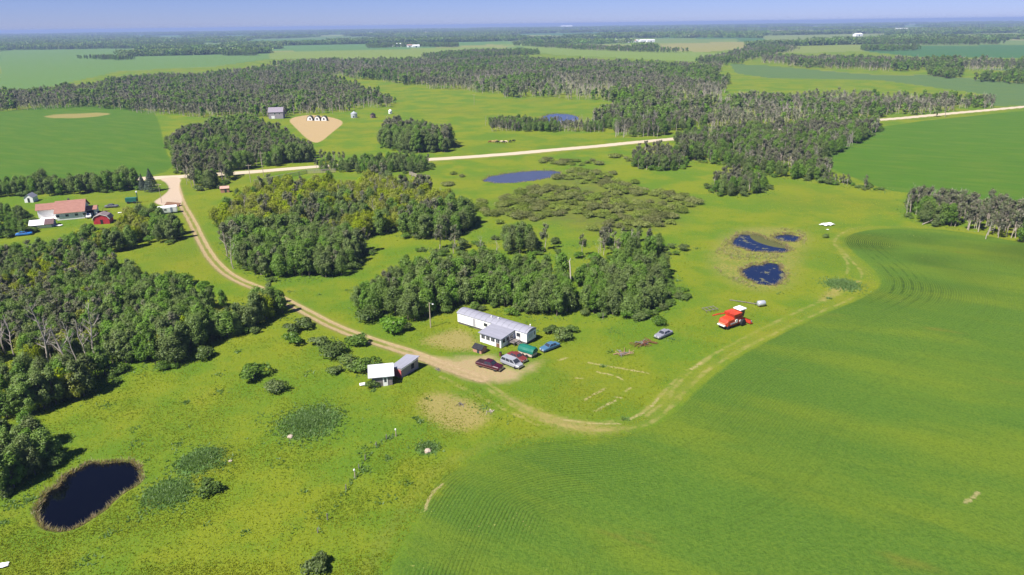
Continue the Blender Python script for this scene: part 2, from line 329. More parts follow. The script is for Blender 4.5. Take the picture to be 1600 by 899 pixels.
# ------------------------------------------------------------------ mesh helpers
def np_mesh(name, V, quads=None, tris=None, mat=None, face_attr=None, smoothed=False):
    me = bpy.data.meshes.new(name); me.vertices.add(len(V)); me.vertices.foreach_set('co', np.asarray(V, np.float32).ravel())
    q = np.asarray(quads if quads is not None else np.zeros((0, 4)), np.int32).reshape(-1, 4)
    r = np.asarray(tris if tris is not None else np.zeros((0, 3)), np.int32).reshape(-1, 3)
    me.loops.add(q.size + r.size); me.loops.foreach_set('vertex_index', np.concatenate([q.ravel(), r.ravel()]))
    me.polygons.add(len(q) + len(r))
    ls = np.concatenate([np.arange(len(q)) * 4, q.size + np.arange(len(r)) * 3]).astype(np.int32)
    me.polygons.foreach_set('loop_start', ls)
    if smoothed: me.polygons.foreach_set('use_smooth', np.ones(len(q) + len(r), bool))
    if face_attr is not None:
        a = me.attributes.new('leafv', 'FLOAT', 'FACE'); a.data.foreach_set('value', np.asarray(face_attr, np.float32))
    if mat: me.materials.append(mat)
    me.update(calc_edges=True); me.validate(); return me
def link(name, me, parent=None, loc=(0, 0, 0), rz=0.0):
    o = bpy.data.objects.new(name, me); COL.objects.link(o); o.parent = parent; o.location = loc; o.rotation_euler = (0, 0, rz); return o
def tag(o, label=None, cat=None, group=None, kind=None):
    for k, v in (('label', label), ('category', cat), ('group', group), ('kind', kind)):
        if v: o[k] = v
    return o
def thing(name, label, cat, xy, rz=0.0, group=None, z=None):
    o = link(name, None, None, (float(xy[0]), float(xy[1]), hz(*xy) if z is None else z), rz); return tag(o, label, cat, group)
class MB:
    def __init__(s): s.v = []; s.f = []
    def add(s, vs, fs):
        b = len(s.v); s.v += [tuple(map(float, v)) for v in vs]; s.f += [tuple(b + i for i in f) for f in fs]; return s
    def box(s, x0, x1, y0, y1, z0, z1):
        return s.add([(x0,y0,z0),(x1,y0,z0),(x1,y1,z0),(x0,y1,z0),(x0,y0,z1),(x1,y0,z1),(x1,y1,z1),(x0,y1,z1)], [(0,3,2,1),(4,5,6,7),(0,1,5,4),(1,2,6,5),(2,3,7,6),(3,0,4,7)])
    def loft(s, rings, cap=True):
        n = len(rings[0]); b = [v for r in rings for v in r]; fs = []
        for i in range(len(rings) - 1):
            for j in range(n): fs.append((i*n+j, i*n+(j+1)%n, (i+1)*n+(j+1)%n, (i+1)*n+j))
        if cap: fs += [tuple(range(n))[::-1], tuple((len(rings)-1)*n + j for j in range(n))]
        return s.add(b, fs)
    def tube(s, pts, rad, n=6):
        rings = []
        for i, p in enumerate(pts):
            p = Vector(p); a = Vector(pts[max(0, i-1)]); c = Vector(pts[min(len(pts)-1, i+1)]); d = (c - a).normalized()
            u = d.orthogonal().normalized(); w = d.cross(u); r = rad[i] if hasattr(rad, '__len__') else rad
            rings.append([tuple(p + (u * math.cos(2*math.pi*k/n) + w * math.sin(2*math.pi*k/n)) * r) for k in range(n)])
        return s.loft(rings)
    def lathe(s, prof, n=14, axis='z', c=(0, 0, 0)):
        rings = []
        for r, h in prof:
            ring = []
            for k in range(n):
                a = 2*math.pi*k/n; q = (r*math.cos(a), r*math.sin(a), h)
                if axis == 'y': q = (q[0], q[2], -q[1])
                if axis == 'x': q = (q[2], q[0], q[1])
                ring.append((q[0]+c[0], q[1]+c[1], q[2]+c[2]))
            rings.append(ring)
        return s.loft(rings)
    def mesh(s, name, mat, sm=False):
        me = bpy.data.meshes.new(name); me.from_pydata(s.v, [], s.f)
        bm = bmesh.new(); bm.from_mesh(me); bmesh.ops.recalc_face_normals(bm, faces=bm.faces); bm.to_mesh(me); bm.free()
        if sm: me.polygons.foreach_set('use_smooth', [True]*len(me.polygons))
        me.materials.append(mat); return me
    def build(s, name, mat, parent=None, sm=False): return link(name, s.mesh(name, mat, sm), parent)
def B(name, mat, parent, *a): return MB().box(*a).build(name, mat, parent)

# ------------------------------------------------------------------ terrain: one sheet out to the horizon, cut into ground, fields, roads
az = np.radians(np.linspace(-54, 54, 720))
dep = np.radians(np.concatenate([np.linspace(80, 44, 80), np.linspace(43.92, .9, 600), np.geomspace(.86, .045, 34)]))
AZ, DE = np.meshgrid(az, dep); R = H / np.tan(DE)
TX, TY = (R * np.sin(AZ)).ravel(), (R * np.cos(AZ)).ravel()
def far_cells(x, y):
    """quarter sections lie along the survey road"""
    a = (x * RD[0] + y * RD[1]); b = (x * RN[0] + y * RN[1])
    ca, cb = np.floor(a / 800 + vnoise(x, y, 2500) * .3), np.floor(b / 420)
    h = np.abs(np.sin(ca * 127.1 + cb * 311.7) * 43758.5453) % 1; return h
def build_terrain():
    x, y = TX, TY; r = np.hypot(x, y); n = len(x)
    A = {}
    A['crop'] = signed(x, y, crop, 60.0)
    A['rowv'] = (1 - sstep(8, 40, A['crop'])) * sstep(-2, 0, A['crop']) * (.25 + .75 * sstep(15, -10, x) + .9 * sstep(60, 75, x) * sstep(150, 180, y))
    A['headland'] = sstep(62, 78, x) * sstep(150, 165, y) * sstep(118, 95, x) * sstep(1, 4, A['crop']) * sstep(36, 22, A['crop'])
    A['softe'] = sstep(30, 5, x) * sstep(125, 110, y)
    sR, sL = signed(x, y, fieldR, 8.0), signed(x, y, fieldL, 8.0)
    col = np.zeros((n, 4)); far = r > 1500
    h = far_cells(x, y)
    pal = np.array([(.10, .19, .05), (.15, .22, .05), (.06, .14, .05), (.22, .23, .07), (.13, .19, .06), (.28, .25, .12)])
    col[:, :3] = pal[(h * 5.99).astype(int)]; col[:, 3] = sstep(1500, 2200, r)
    wn = vnoise(x * RD[0] + y * RD[1], (x * RN[0] + y * RN[1]) * 1.7, 900) * .6 + vnoise(x, y, 260) * .4
    A['wood'] = sstep(.53, .58, wn) * sstep(2200, 3200, r)
    for p, c in FARF:
        s = signed(x, y, p, 60.0); k = s > 0; col[k, :3] = c; col[k, 3] = 1; A['wood'][k] = 0
    k = sR > 0; col[k, :3] = (.063, .141, .011); k = sR > -3; col[k, 3] = np.maximum(col[k, 3], .5 + np.clip(sR[k] / 6, -.5, .5)); col[(sR > -3) & (sR <= 0), :3] = (.063, .141, .011)
    k = sL > -3; col[k, :3] = (.063, .136, .012); col[k, 3] = np.maximum(col[k, 3], .5 + np.clip(sL[k] / 6, -.5, .5))
    A['dirt'] = signed(x, y, yard, 8.0); A['junc'] = signed(x, y, junction, 8.0); A['hay'] = np.clip(signed(x, y, hay, 10.0) / 6 + .5, 0, 1)
    A['dry'] = np.zeros(n)
    for i, p in enumerate(drygrass):
        if i != 2: A['dry'] = np.maximum(A['dry'], np.clip(signed(x, y, p, 8.0) / 5 + .45, 0, .95))
    A['track'] = linedist(x, y, drive, 8.0); A['road'] = linedist(x, y, road, 14.0)
    A['rut'] = np.full(n, 8.0)
    for p in RUTS: A['rut'] = np.minimum(A['rut'], linedist(x, y, p, 8.0))
    A['swath'] = np.full(n, 4.0)
    for p in SWATH: A['swath'] = np.minimum(A['swath'], linedist(x, y, p, 4.0))
    A['lush'] = np.zeros(n)
    for px, py, rad, hh in LUSH:
        g = G(px, py); A['lush'] = np.maximum(A['lush'], np.exp(-(((x - g[0]) / rad) ** 2 + ((y - g[1]) / rad) ** 2) * 1.2))
    A['wet'] = np.clip(signed(x, y, marsh, 12.0) / 6 + .6, 0, 1); A['bogm'] = np.clip(signed(x, y, bog, 20.0) / 12 + .5, 0, 1)
    A['bank'] = np.full(n, -12.0); big = np.full(n, -12.0)
    for k_, p in POND.items():
        s = signed(x, y, p, 12.0); A['bank'] = np.maximum(A['bank'], s)
    for k_ in ('near', 'mid'): A['wet'] = np.maximum(A['wet'], sstep(-1.0, -.3, signed(x, y, POND[k_], 12.0)) * .35)
    A['smoothm'] = np.maximum.reduce([sstep(5, 3.5, A['road']), sstep(-1, 1, A['junc']), sstep(-1, 2, A['dirt']) * .8, sstep(1.8, 1.2, A['track']) * .6])
    z = height(x, y)
    z = z + .16 * sstep(5.5, 3.5, A['road']) * (1 - sstep(900, 2000, r)) + .22 * sstep(0, 1.2, A['crop']) - .35 * sstep(9, 7, A['road']) * sstep(5, 6.5, A['road'])
    V = np.stack([x, y, z], 1)
    nr, nc = AZ.shape; i = np.arange(nr * nc).reshape(nr, nc)
    Q = np.stack([i[:-1, :-1], i[1:, :-1], i[1:, 1:], i[:-1, 1:]], -1).reshape(-1, 4)[:, ::-1]
    cx, cy = x[Q].mean(1), y[Q].mean(1)
    am = lambda k: A[k][Q].mean(1)
    part = np.zeros(len(Q), int)
    part[am('crop') > 0] = 1; part[sR[Q].mean(1) > 0] = 2; part[sL[Q].mean(1) > 0] = 3
    for j, (p, c) in enumerate(FARF): part[inside(cx, cy, p)] = 10 + j
    part[am('track') < 1.9] = 5; part[am('dirt') > .5] = 6; part[am('junc') > 0] = 5; part[am('road') < 3.9] = 4
    names = {0: ('ground', 'grassland'), 1: ('crop_field', ''), 2: ('crop_field', ''), 3: ('crop_field', ''), 4: ('gravel_road', ''), 5: ('dirt_track', ''), 6: ('bare_soil_ground', '')}
    for k in range(10, 10 + len(FARF)): names[k] = ('distant_field', '')
    for k, (nm, _) in names.items():
        q = Q[part == k]
        if not len(q): continue
        used, inv = np.unique(q, return_inverse=True)
        me = np_mesh(nm, V[used], inv.reshape(-1, 4), None, M['terrain'], smoothed=True)
        for an, av in A.items():
            a = me.attributes.new(an, 'FLOAT', 'POINT'); a.data.foreach_set('value', av[used].astype(np.float32))
        a = me.attributes.new('fcol', 'FLOAT_COLOR', 'POINT'); a.data.foreach_set('color', col[used].astype(np.float32).ravel())
        tag(link(nm, me), kind='structure')
build_terrain()
# apron of the same prairie behind and beside the drone, so the land does not stop outside the picture
ap = MB(); ring = [(math.sin(a) * 55000, math.cos(a) * 55000) for a in np.radians(np.linspace(54, 306, 30))]
ap.add([(0, 0, -.1)] + [(x_, y_, -.1) for x_, y_ in ring], [(0, i + 1, i + 2) for i in range(len(ring) - 1)])
fr = [(math.sin(a) * 13, math.cos(a) * 13) for a in np.radians(np.linspace(-54, 54, 12))]; ap.add([(0, 0, -.6)] + [(x_, y_, -.6) for x_, y_ in fr], [(0, i + 2, i + 1) for i in range(len(fr) - 1)])
tag(ap.build('outer_ground', pm('prairie_grass', (.10, .15, .015), .95, .3, .05)), kind='structure')
WATERZ = -.36
for k, p in POND.items():
    c = p.mean(0); q = c + (p - c) * (1 + .9 / np.maximum(np.linalg.norm(p - c, axis=1, keepdims=True), 1))
    tag(MB().add([(a, b, WATERZ) for a, b in q], [tuple(range(len(q)))]).build('pond', M[{'near': 'water', 'mid': 'water_far', 'far': 'water_far'}.get(k, 'marsh_water')]), kind='structure')

# ------------------------------------------------------------------ foliage prototypes (kept out of the scene, shared by the copies)
def leaf_quads(P, NRM, size, seed):
    g = np.random.default_rng(seed); n = len(P)
    a = np.cross(NRM, g.normal(size=(n, 3))); a /= np.linalg.norm(a, axis=1, keepdims=True) + 1e-9
    b = np.cross(NRM, a); b /= np.linalg.norm(b, axis=1, keepdims=True) + 1e-9
    s = (size * g.uniform(.55, 1.25, n))[:, None]; t = s * g.uniform(.5, .95, (n, 1))
    V = np.stack([P - a*s, P - b*t, P + a*s, P + b*t], 1).reshape(-1, 3)
    return V, np.arange(n * 4).reshape(n, 4)
def crown(name, seed, h, r, base, lobes, leaves, size, mat, top=.5, flat=.75):
    g = np.random.default_rng(seed); cz, rz = (base + h) / 2, (h - base) / 2
    C, RR = [], []
    for i in range(lobes):
        th = g.uniform(0, 2*math.pi); u = g.uniform(-.85, .95); rad = math.sqrt(max(0, 1 - u*u)) ** .7
        k = g.uniform(.35, 1.0) * (1 - top * max(0, (u + .5) / 1.5) ** 1.3); C.append((math.cos(th)*rad*r*k, math.sin(th)*rad*r*k, cz + u*rz*.9)); RR.append(r * g.uniform(.13, .34))
    C.append((0, 0, cz + rz * .75)); RR.append(r * .2); C = np.array(C); RR = np.array(RR)
    w = RR ** 2; idx = g.choice(len(C), leaves, p=w / w.sum())
    d = g.normal(size=(leaves, 3)); d /= np.linalg.norm(d, axis=1, keepdims=True)
    P = C[idx] + d * (RR[idx] * (g.uniform(.45, 1.1, leaves) + np.abs(g.normal(size=leaves)) * .18))[:, None] * np.array([1, 1, flat + .5])
    P[:, 2] = np.maximum(P[:, 2], base * .6)
    out = P - np.array([0, 0, cz - rz * .3]); out /= np.linalg.norm(out, axis=1, keepdims=True) + 1e-9
    NR = d * .8 + out * .5 + np.array([0, 0, .35]) + g.normal(size=(leaves, 3)) * .45
    NR /= np.linalg.norm(NR, axis=1, keepdims=True)
    V, Q = leaf_quads(P, NR, size, seed + 1)
    lv = np.clip(g.random(len(C))[idx] * .55 + g.random(leaves) * .45, 0, 1)
    return np_mesh(name, V, Q, None, mat, lv)
def limbs(name, seed, h, r0, nb, spread, mat, start=.3, lean=.05, twigs=0, sides=5):
    g = random.Random(seed); mb = MB(); pts = []; x = y = 0.0
    for i in range(6):
        t = i / 5; pts.append((x, y, t * h)); x += g.uniform(-lean, lean) * h * .25; y += g.uniform(-lean, lean) * h * .25
    mb.tube([(pts[0][0], pts[0][1], -.3)] + pts[1:], [r0 * (1 - .85 * i / 5) for i in range(6)], sides)
    for k in range(nb):
        t = start + (.95 - start) * (k + g.random()) / nb; i = min(4, int(t * 5)); f = t * 5 - i
        p = Vector(pts[i]).lerp(Vector(pts[i+1]), f); a = g.uniform(0, 6.283); L = spread * (1.1 - .6 * t) * g.uniform(.6, 1.2)
        q = p + Vector((math.cos(a) * L * .5, math.sin(a) * L * .5, L * g.uniform(.3, .7))); e = q + Vector((math.cos(a + .4) * L * .4, math.sin(a + .4) * L * .4, L * g.uniform(.35, .75)))
        rr = r0 * (1 - .8 * t) * .6; mb.tube([p, q, e], [rr, rr * .6, rr * .2], 4)
        for _ in range(twigs):
            b = a + g.uniform(-1.2, 1.2); e2 = q + Vector((math.cos(b) * L * .35, math.sin(b) * L * .35, L * g.uniform(.1, .6))); mb.tube([q, e2], [rr * .45, rr * .12], 3)
    return mb.mesh(name, mat)
def shrubmesh(name, seed, h, r, lobes, leaves, size, mat):
    g = np.random.default_rng(seed); C = np.stack([g.uniform(-.62, .62, lobes) * r, g.uniform(-.62, .62, lobes) * r, g.uniform(.3, .55, lobes) * h], 1); C[0] = (0, 0, h * .55)
    RR = g.uniform(.32, .55, lobes) * min(r, h * 1.2); idx = g.integers(0, lobes, leaves)
    d = g.normal(size=(leaves, 3)); d /= np.linalg.norm(d, axis=1, keepdims=True); d[:, 2] = np.abs(d[:, 2]) * .9 - .1
    P = C[idx] + d * (RR[idx] * g.uniform(.65, 1.1, leaves))[:, None]; P[:, 2] = np.maximum(P[:, 2], .05)
    NR = d + np.array([0, 0, .3]) + g.normal(size=(leaves, 3)) * .5; NR /= np.linalg.norm(NR, axis=1, keepdims=True)
    V, Q = leaf_quads(P, NR, size, seed + 3); return np_mesh(name, V, Q, None, mat, np.clip(g.random(lobes)[idx] * .5 + g.random(leaves) * .5, 0, 1))
def spruce(name, seed, h, r, mat):
    g = np.random.default_rng(seed); n = 7000; t = g.random(n) ** .7; tier = np.floor(t * 13) / 13 + g.random(n) * .045
    th = np.round(g.random(n) * 11) / 11 * 6.283 + tier * 9 + g.normal(size=n) * .12; rad = (1 - tier) * r * g.random(n) ** .45
    P = np.stack([np.cos(th) * rad, np.sin(th) * rad, .4 + tier * h * .96 - rad * .28], 1)
    NR = np.stack([np.cos(th) * .4, np.sin(th) * .4, np.ones(n)], 1) + g.normal(size=(n, 3)) * .4; NR /= np.linalg.norm(NR, axis=1, keepdims=True)
    V, Q = leaf_quads(P, NR, .2, seed); return np_mesh(name, V, Q, None, mat, g.random(n))

PRO = {}     # kind -> list of (trunk mesh, crown mesh); nominal heights in metres
PRO['poplar'] = [(limbs('trunk', 10+i, 6.5, .16, 7, 1.6, M['bark']), crown('crown', 30+i, 8.3, [2.1, 2.5, 1.8, 2.4, 2.0, 2.7][i], [.6, .4, 1.2, .5, .3, .8][i], [66, 80, 52, 74, 60, 84][i], 3300, .19, M['poplar'])) for i in range(6)]
PRO['maple'] = [(limbs('trunk', 50+i, 5.0, .18, 8, 1.8, M['bark']), crown('crown', 55+i, 6.6, [2.8, 2.4, 2.6][i], .4, 50, 2800, .2, M['maple'], .2)) for i in range(3)]
PRO['aspen'] = [(limbs('trunk', 60+i, 8.8, .16, 16, 1.9, M['pale_bark'], .3, .1, 3), crown('crown', 65+i, 8.8, [1.7, 1.5, 1.9][i], [3.6, 4.4, 3.0][i], [13, 9, 16][i], [620, 460, 820][i], .23, M['aspen'])) for i in range(3)]
PRO['dead'] = [(limbs('trunk', 80+i, [8.6, 7.2, 9.4, 6.0][i], .15, [13, 9, 15, 6][i], 2.0, M['deadwood'], .25, .16, 3), None) for i in range(4)]
PRO['willow'] = [(limbs('trunk', 90+i, 1.6, .06, 6, .9, M['bark'], .1), shrubmesh('crown', 95+i, [1.9, 1.6, 2.2, 1.7][i], [2.3, 2.0, 2.6, 1.7][i], [12, 10, 14, 9][i], 1500, .16, M['willow'])) for i in range(4)]
PRO['shrub'] = [(limbs('trunk', 110+i, 1.8, .07, 6, .9, M['bark'], .1), shrubmesh('crown', 115+i, [2.6, 2.1, 3.0][i], [2.0, 1.8, 2.3][i], [10, 8, 12][i], 1100, .2, M['shrub'])) for i in range(3)]

# ------------------------------------------------------------------ where the trees stand
#          outline in the photo, spacing (m), height scale, mix of kinds, place words
GROVE = [
 ([(-250,720),(0,672),(60,645),(110,625),(180,600),(190,574),(225,574),(262,578),(276,556),(330,533),(400,513),(448,493),(440,478),(330,476),(250,460),(205,433),(130,402),(0,418),(-250,440)], 2.1, .78, dict(poplar=.78, maple=.14, aspen=.12), 'in the big left wood'),
 ([(-60,805),(-10,785),(30,758),(80,732),(92,714),(70,692),(20,690),(-60,685),(-160,760)], 2.2, .72, dict(poplar=1), 'in the dark pond clump'),
 ([(352,398),(375,424),(430,438),(510,433),(548,423),(573,400),(560,382),(480,368),(370,372)], 2.5, .95, dict(poplar=.95, aspen=.05), 'in the dark driveway grove'),
 ([(342,350),(365,318),(420,300),(520,292),(600,293),(670,305),(715,332),(705,352),(640,352),(570,372),(480,366),(375,370)], 3.4, .95, dict(maple=.9, poplar=.2, aspen=.16, dead=.05), 'in the yellow-green grove'),
 ([(625,352),(700,338),(728,345),(735,362),(690,374),(630,372)], 3.0, .95, dict(poplar=.9, aspen=.1), 'in the clearing grove'),
 ([(565,498),(600,498),(660,496),(712,482),(775,482),(835,498),(872,497),(886,470),(868,442),(800,430),(700,430),(640,440),(570,462)], 2.3, .9, dict(poplar=.88, shrub=.08, aspen=.04), 'in the grove behind the mobile home'),
 ([(905,468),(920,490),(965,500),(1010,497),(1048,480),(1062,460),(1050,432),(1000,420),(940,428),(900,442)], 2.4, .85, dict(poplar=.8, shrub=.2), 'in the grove by the bare pole'),
 ([(660,392),(720,405),(800,400),(850,398),(900,404),(960,410),(1055,398),(1065,384),(1000,376),(900,384),(820,378),(780,376),(730,386)], 3.3, .8, dict(poplar=.5, aspen=.2, dead=.08, shrub=.3), 'in the ragged thicket'),
 ([(1412,335),(1440,348),(1500,362),(1560,374),(1600,382),(1800,425),(1800,380),(1600,348),(1500,330),(1420,316)], 2.9, .95, dict(aspen=.55, poplar=.42, dead=.03), 'in the right-edge grey wood'),
 ([(1290,287),(1330,293),(1385,300),(1385,296),(1330,288),(1295,281)], 2.6, .5, dict(aspen=.3, shrub=.7), 'in the bush line below the right field'),
 ([(1108,287),(1118,304),(1160,306),(1198,301),(1196,287),(1150,279)], 3.0, .8, dict(poplar=.6, aspen=.4), 'in the marsh corner clump'),
 ([(1060,250),(1120,256),(1200,276),(1285,286),(1292,264),(1282,252),(1342,222),(1378,203),(1370,196),(1200,208),(1060,218)], 3.4, .95, dict(poplar=.58, aspen=.34, dead=.08), 'in the wood below the far road'),
 ([(1385,185),(1545,171),(1540,163),(1450,159),(1270,156),(1130,158),(1072,192),(1075,208),(1180,200),(1370,187)], 4.2, .95, dict(poplar=.25, aspen=.55, dead=.2), 'woods'),
 ([(988,256),(1000,264),(1050,267),(1072,260),(1070,247),(1000,245)], 3.0, .9, dict(aspen=.6, poplar=.4), 'in the clump by the far road'),
 ([(598,232),(640,240),(700,238),(708,224),(660,208),(605,207)], 3.2, 1.15, dict(poplar=.55, aspen=.4, dead=.05), 'in the clump beyond the far road'),
 ([(490,266),(560,271),(640,272),(672,265),(668,256),(560,254),(505,252)], 3.0, .7, dict(poplar=.9, aspen=.1), 'in the roadside hedge'),
 ([(282,290),(310,298),(345,292),(383,265),(450,258),(485,253),(488,240),(440,218),(400,200),(330,204),(264,232),(278,262)], 3.3, 1.0, dict(poplar=.72, aspen=.28), 'in the wood by the road junction'),
 ([(-300,322),(0,308),(60,305),(150,303),(200,299),(228,296),(225,290),(100,294),(0,298),(-300,310)], 3.0, .85, dict(poplar=.9, shrub=.1), 'in the shelterbelt behind the farmhouse'),
 ([(-150,382),(0,374),(45,366),(50,352),(40,340),(0,335),(-150,345)], 3.0, .75, dict(poplar=.85, shrub=.15), 'left of the farmhouse'),
 ([(198,362),(215,376),(250,381),(285,377),(290,364),(262,352),(240,345),(205,350)], 2.9, .8, dict(poplar=.5, maple=.5), 'in the clump below the white trailer'),
 ([(120,378),(165,372),(205,374),(215,388),(180,396),(115,398)], 2.6, .75, dict(poplar=.8, maple=.3), 'in the strip below the farmyard'),
 ([(-500,200),(120,168),(245,178),(300,183),(430,186),(560,172),(618,166),(600,150),(545,136),(470,106),(330,120),(190,130),(60,150)], 4.6, 1.0, dict(poplar=.38, aspen=.45, dead=.17), 'woods'),
 ([(420,104),(545,122),(640,134),(760,146),(800,153),(930,157),(1000,172),(1070,184),(1130,154),(1120,108),(1000,104),(800,96),(650,98),(470,99)], 6.0, 1.15, dict(poplar=.42, aspen=.42, dead=.16), 'woods'),
 ([(935,196),(960,210),(1050,218),(1075,205),(1060,172),(1000,164),(935,180)], 4.0, 1.0, dict(poplar=.55, aspen=.33, dead=.12), 'woods'),
 ([(760,196),(850,195),(930,196),(950,208),(850,207),(770,206)], 2.8, .7, dict(poplar=.3, aspen=.3, dead=.4), 'woods'),
 ([(1090,98),(1120,108),(1230,82),(1250,80),(1200,72),(1150,84)], 9.0, 1.2, dict(poplar=.6, aspen=.4), 'woods'),
 ([(1190,98),(1260,107),(1400,112),(1600,110),(2000,125),(2000,118),(1600,102),(1400,97),(1260,94),(1200,92)], 8.0, 1.25, dict(poplar=.55, aspen=.45), 'woods'),
 ([(1440,119),(1490,123),(1510,117),(1460,115)], 5.0, 1.1, dict(poplar=1), 'woods'), ([(1530,128),(1570,132),(1600,132),(1800,140),(1800,130),(1600,122),(1560,123)], 5.5, 1.1, dict(poplar=1), 'woods'),
 ([(1342,80),(1390,81),(1435,79),(1435,77),(1345,77)], 9.0, 1.3, dict(poplar=1), 'woods'), ([(1230,68),(1350,70.5),(1470,71.5),(1570,70),(1565,67),(1350,66.5)], 12, 1.6, dict(poplar=1), 'woods'),
 ([(-300,85),(100,77.5),(310,76),(320,70),(200,69),(-300,77)], 13, 1.5, dict(poplar=1), 'woods'), ([(350,88),(405,87),(403,84),(360,84)], 7.0, 1.2, dict(poplar=1), 'woods'), ([(460,70),(488,70),(488,68.5),(462,68.5)], 10.0, 1.3, dict(poplar=1), 'woods'),
 ([(576,76),(640,73.5),(715,74.5),(714,71.5),(640,70.5),(576,73)], 8.5, 1.3, dict(poplar=1), 'woods'), ([(655,92),(720,94),(840,86),(840,82),(720,83)], 7.5, 1.2, dict(poplar=.8, aspen=.2), 'woods'),
 ([(800,71),(900,78),(1040,83),(1078,82),(1000,78),(880,73)], 8.5, 1.2, dict(poplar=.8, aspen=.2), 'woods'), ([(120,92),(190,95),(215,93),(170,90)], 8, 1.0, dict(poplar=1), 'woods'),
]
TREES = []      # x, y, kind, proto, scale, rot, place
gp = random.Random(3)
for gi, (poly, sp, hs, mixk, place) in enumerate(GROVE):
    P = GP(poly); lo, hi = P.min(0), P.max(0)
    nx, ny = int((hi[0]-lo[0]) / sp) + 1, int((hi[1]-lo[1]) / sp) + 1
    gx, gy = np.meshgrid(lo[0] + np.arange(nx) * sp, lo[1] + np.arange(ny) * sp)
    gx = gx.ravel() + rng.uniform(-.48, .48, gx.size) * sp; gy = gy.ravel() + rng.uniform(-.48, .48, gy.size) * sp
    wa = 2.6 if sp < 4 else 14.0
    k = inside(gx + (vnoise(gx, gy, wa * 2.2) - .5) * 2 * wa, gy + (vnoise(gx + 71, gy + 13, wa * 2.2) - .5) * 2 * wa, P); gx, gy = gx[k], gy[k]
    if not len(gx): continue
    if len(gx) > 250 or place.endswith('thicket'):
        th = .12 if sp < 4 else .2
        k = vnoise(gx, gy, 14) > (.3 if 'thicket' in place else th); gx, gy = gx[k], gy[k]
    kk = np.hypot(gx - 0, gy) > 0
    for p in (road, drive):
        kk &= seg_dist(gx, gy, p) > (6.5 if p is road else 4.0)
    gx, gy = gx[kk], gy[kk]
    u, v, zc = proj(gx, gy, 4.0); kk = (u > -220) & (u < 1820) & (zc > 0); gx, gy = gx[kk], gy[kk]
    kinds = list(mixk); w = np.array([mixk[q] for q in kinds])
    # kinds grow in patches, not salt and pepper
    patch = np.stack([vnoise(gx + 97 * i, gy + 31 * i, 17 if sp < 5 else 60) for i in range(len(kinds))], 1)
    score = np.log(w)[None] + 5.0 * patch + rng.gumbel(size=patch.shape) * .8; ch = score.argmax(1)
    hmod = .62 + .5 * vnoise(gx, gy, 9) + .24 * vnoise(gx, gy, 31)
    for i in range(len(gx)):
        kd = kinds[ch[i]]; TREES.append((gx[i], gy[i], kd, gp.randrange(len(PRO[kd])), hs * hmod[i] * gp.uniform(.85, 1.12), gp.uniform(0, 6.28), place))

for poly, sp, hs, mixk, place in GROVE[:20]:
    p = GP(poly); L = np.linalg.norm(np.roll(p, -1, 0) - p, axis=1)
    for i in range(len(p)):
        for _ in range(int(min(L[i], 150) / 3.2)):
            q = p[i] + (p[(i + 1) % len(p)] - p[i]) * gp.random() + np.array([gp.gauss(0, 1.0), gp.gauss(0, 1.0)])
            if seg_dist(q[:1], q[1:], drive)[0] > 4 and seg_dist(q[:1], q[1:], road)[0] > 6.5 and signed(q[:1], q[1:], crop, 8)[0] < -3 and vnoise(q[0], q[1], 8) > .35: TREES.append((q[0], q[1], 'shrub', gp.randrange(3), gp.uniform(.45, 1.0), gp.uniform(0, 6.28), place))
_dead = GP([(8,552),(22,556),(75,570),(104,575),(122,572),(137,565),(152,562),(34,615)])
def in_the_way(t):
    for d in _dead:
        e = -d / np.linalg.norm(d); v = np.array(t[:2]) - d; a = v @ e
        if -2 < a < 7.5 and abs(v[0] * e[1] - v[1] * e[0]) < 2.2: return True
    return False
TREES = [t for t in TREES if not (t[2] != 'shrub' and t[6] == 'in the big left wood' and in_the_way(t))]
CAT = dict(poplar='tree', maple='tree', aspen='tree', dead='dead tree', willow='shrub', shrub='shrub')
NAME = dict(poplar='poplar_tree', maple='maple_tree', aspen='aspen_tree', dead='dead_tree', willow='willow_shrub', shrub='leafy_shrub')
LOOK = dict(poplar='dark green poplar', maple='yellow-green maple', aspen='grey-green aspen', dead='bleached dead tree', shrub='low green bush', willow='low rounded olive willow')
def plant(kind, proto, x, y, s, rz, label, group=None, z=None, sx=1.0):
    o = thing(NAME[kind], label, CAT[kind], (x, y), rz, group, z); sx *= .88 + .3 * ((rz * 7.3) % 1); o.scale = (s * sx, s * sx * (.9 + .2 * ((rz * 3.7) % 1)), s)
    tm, cm = PRO[kind][proto]; link('trunk' if kind not in ('willow', 'shrub') else 'stem', tm, o)
    if cm: link('crown' if kind not in ('willow', 'shrub') else 'foliage', cm, o)
    return o
dist = lambda t: math.hypot(t[0], t[1])
LIMIT = dict(poplar=300, maple=90, aspen=130, dead=60, shrub=150)
GPOL, GW = {}, {}
for poly, sp, hs, mk, pl in GROVE:
    p = GP(poly); GPOL[pl] = (p, p.mean(0)); q = np.array(poly)[:, 0]; q = np.clip(q, 0, 1600); GW[pl] = (q.max() - q.min()) / 6
rest = []; TREES.sort(key=dist); cnt = {}
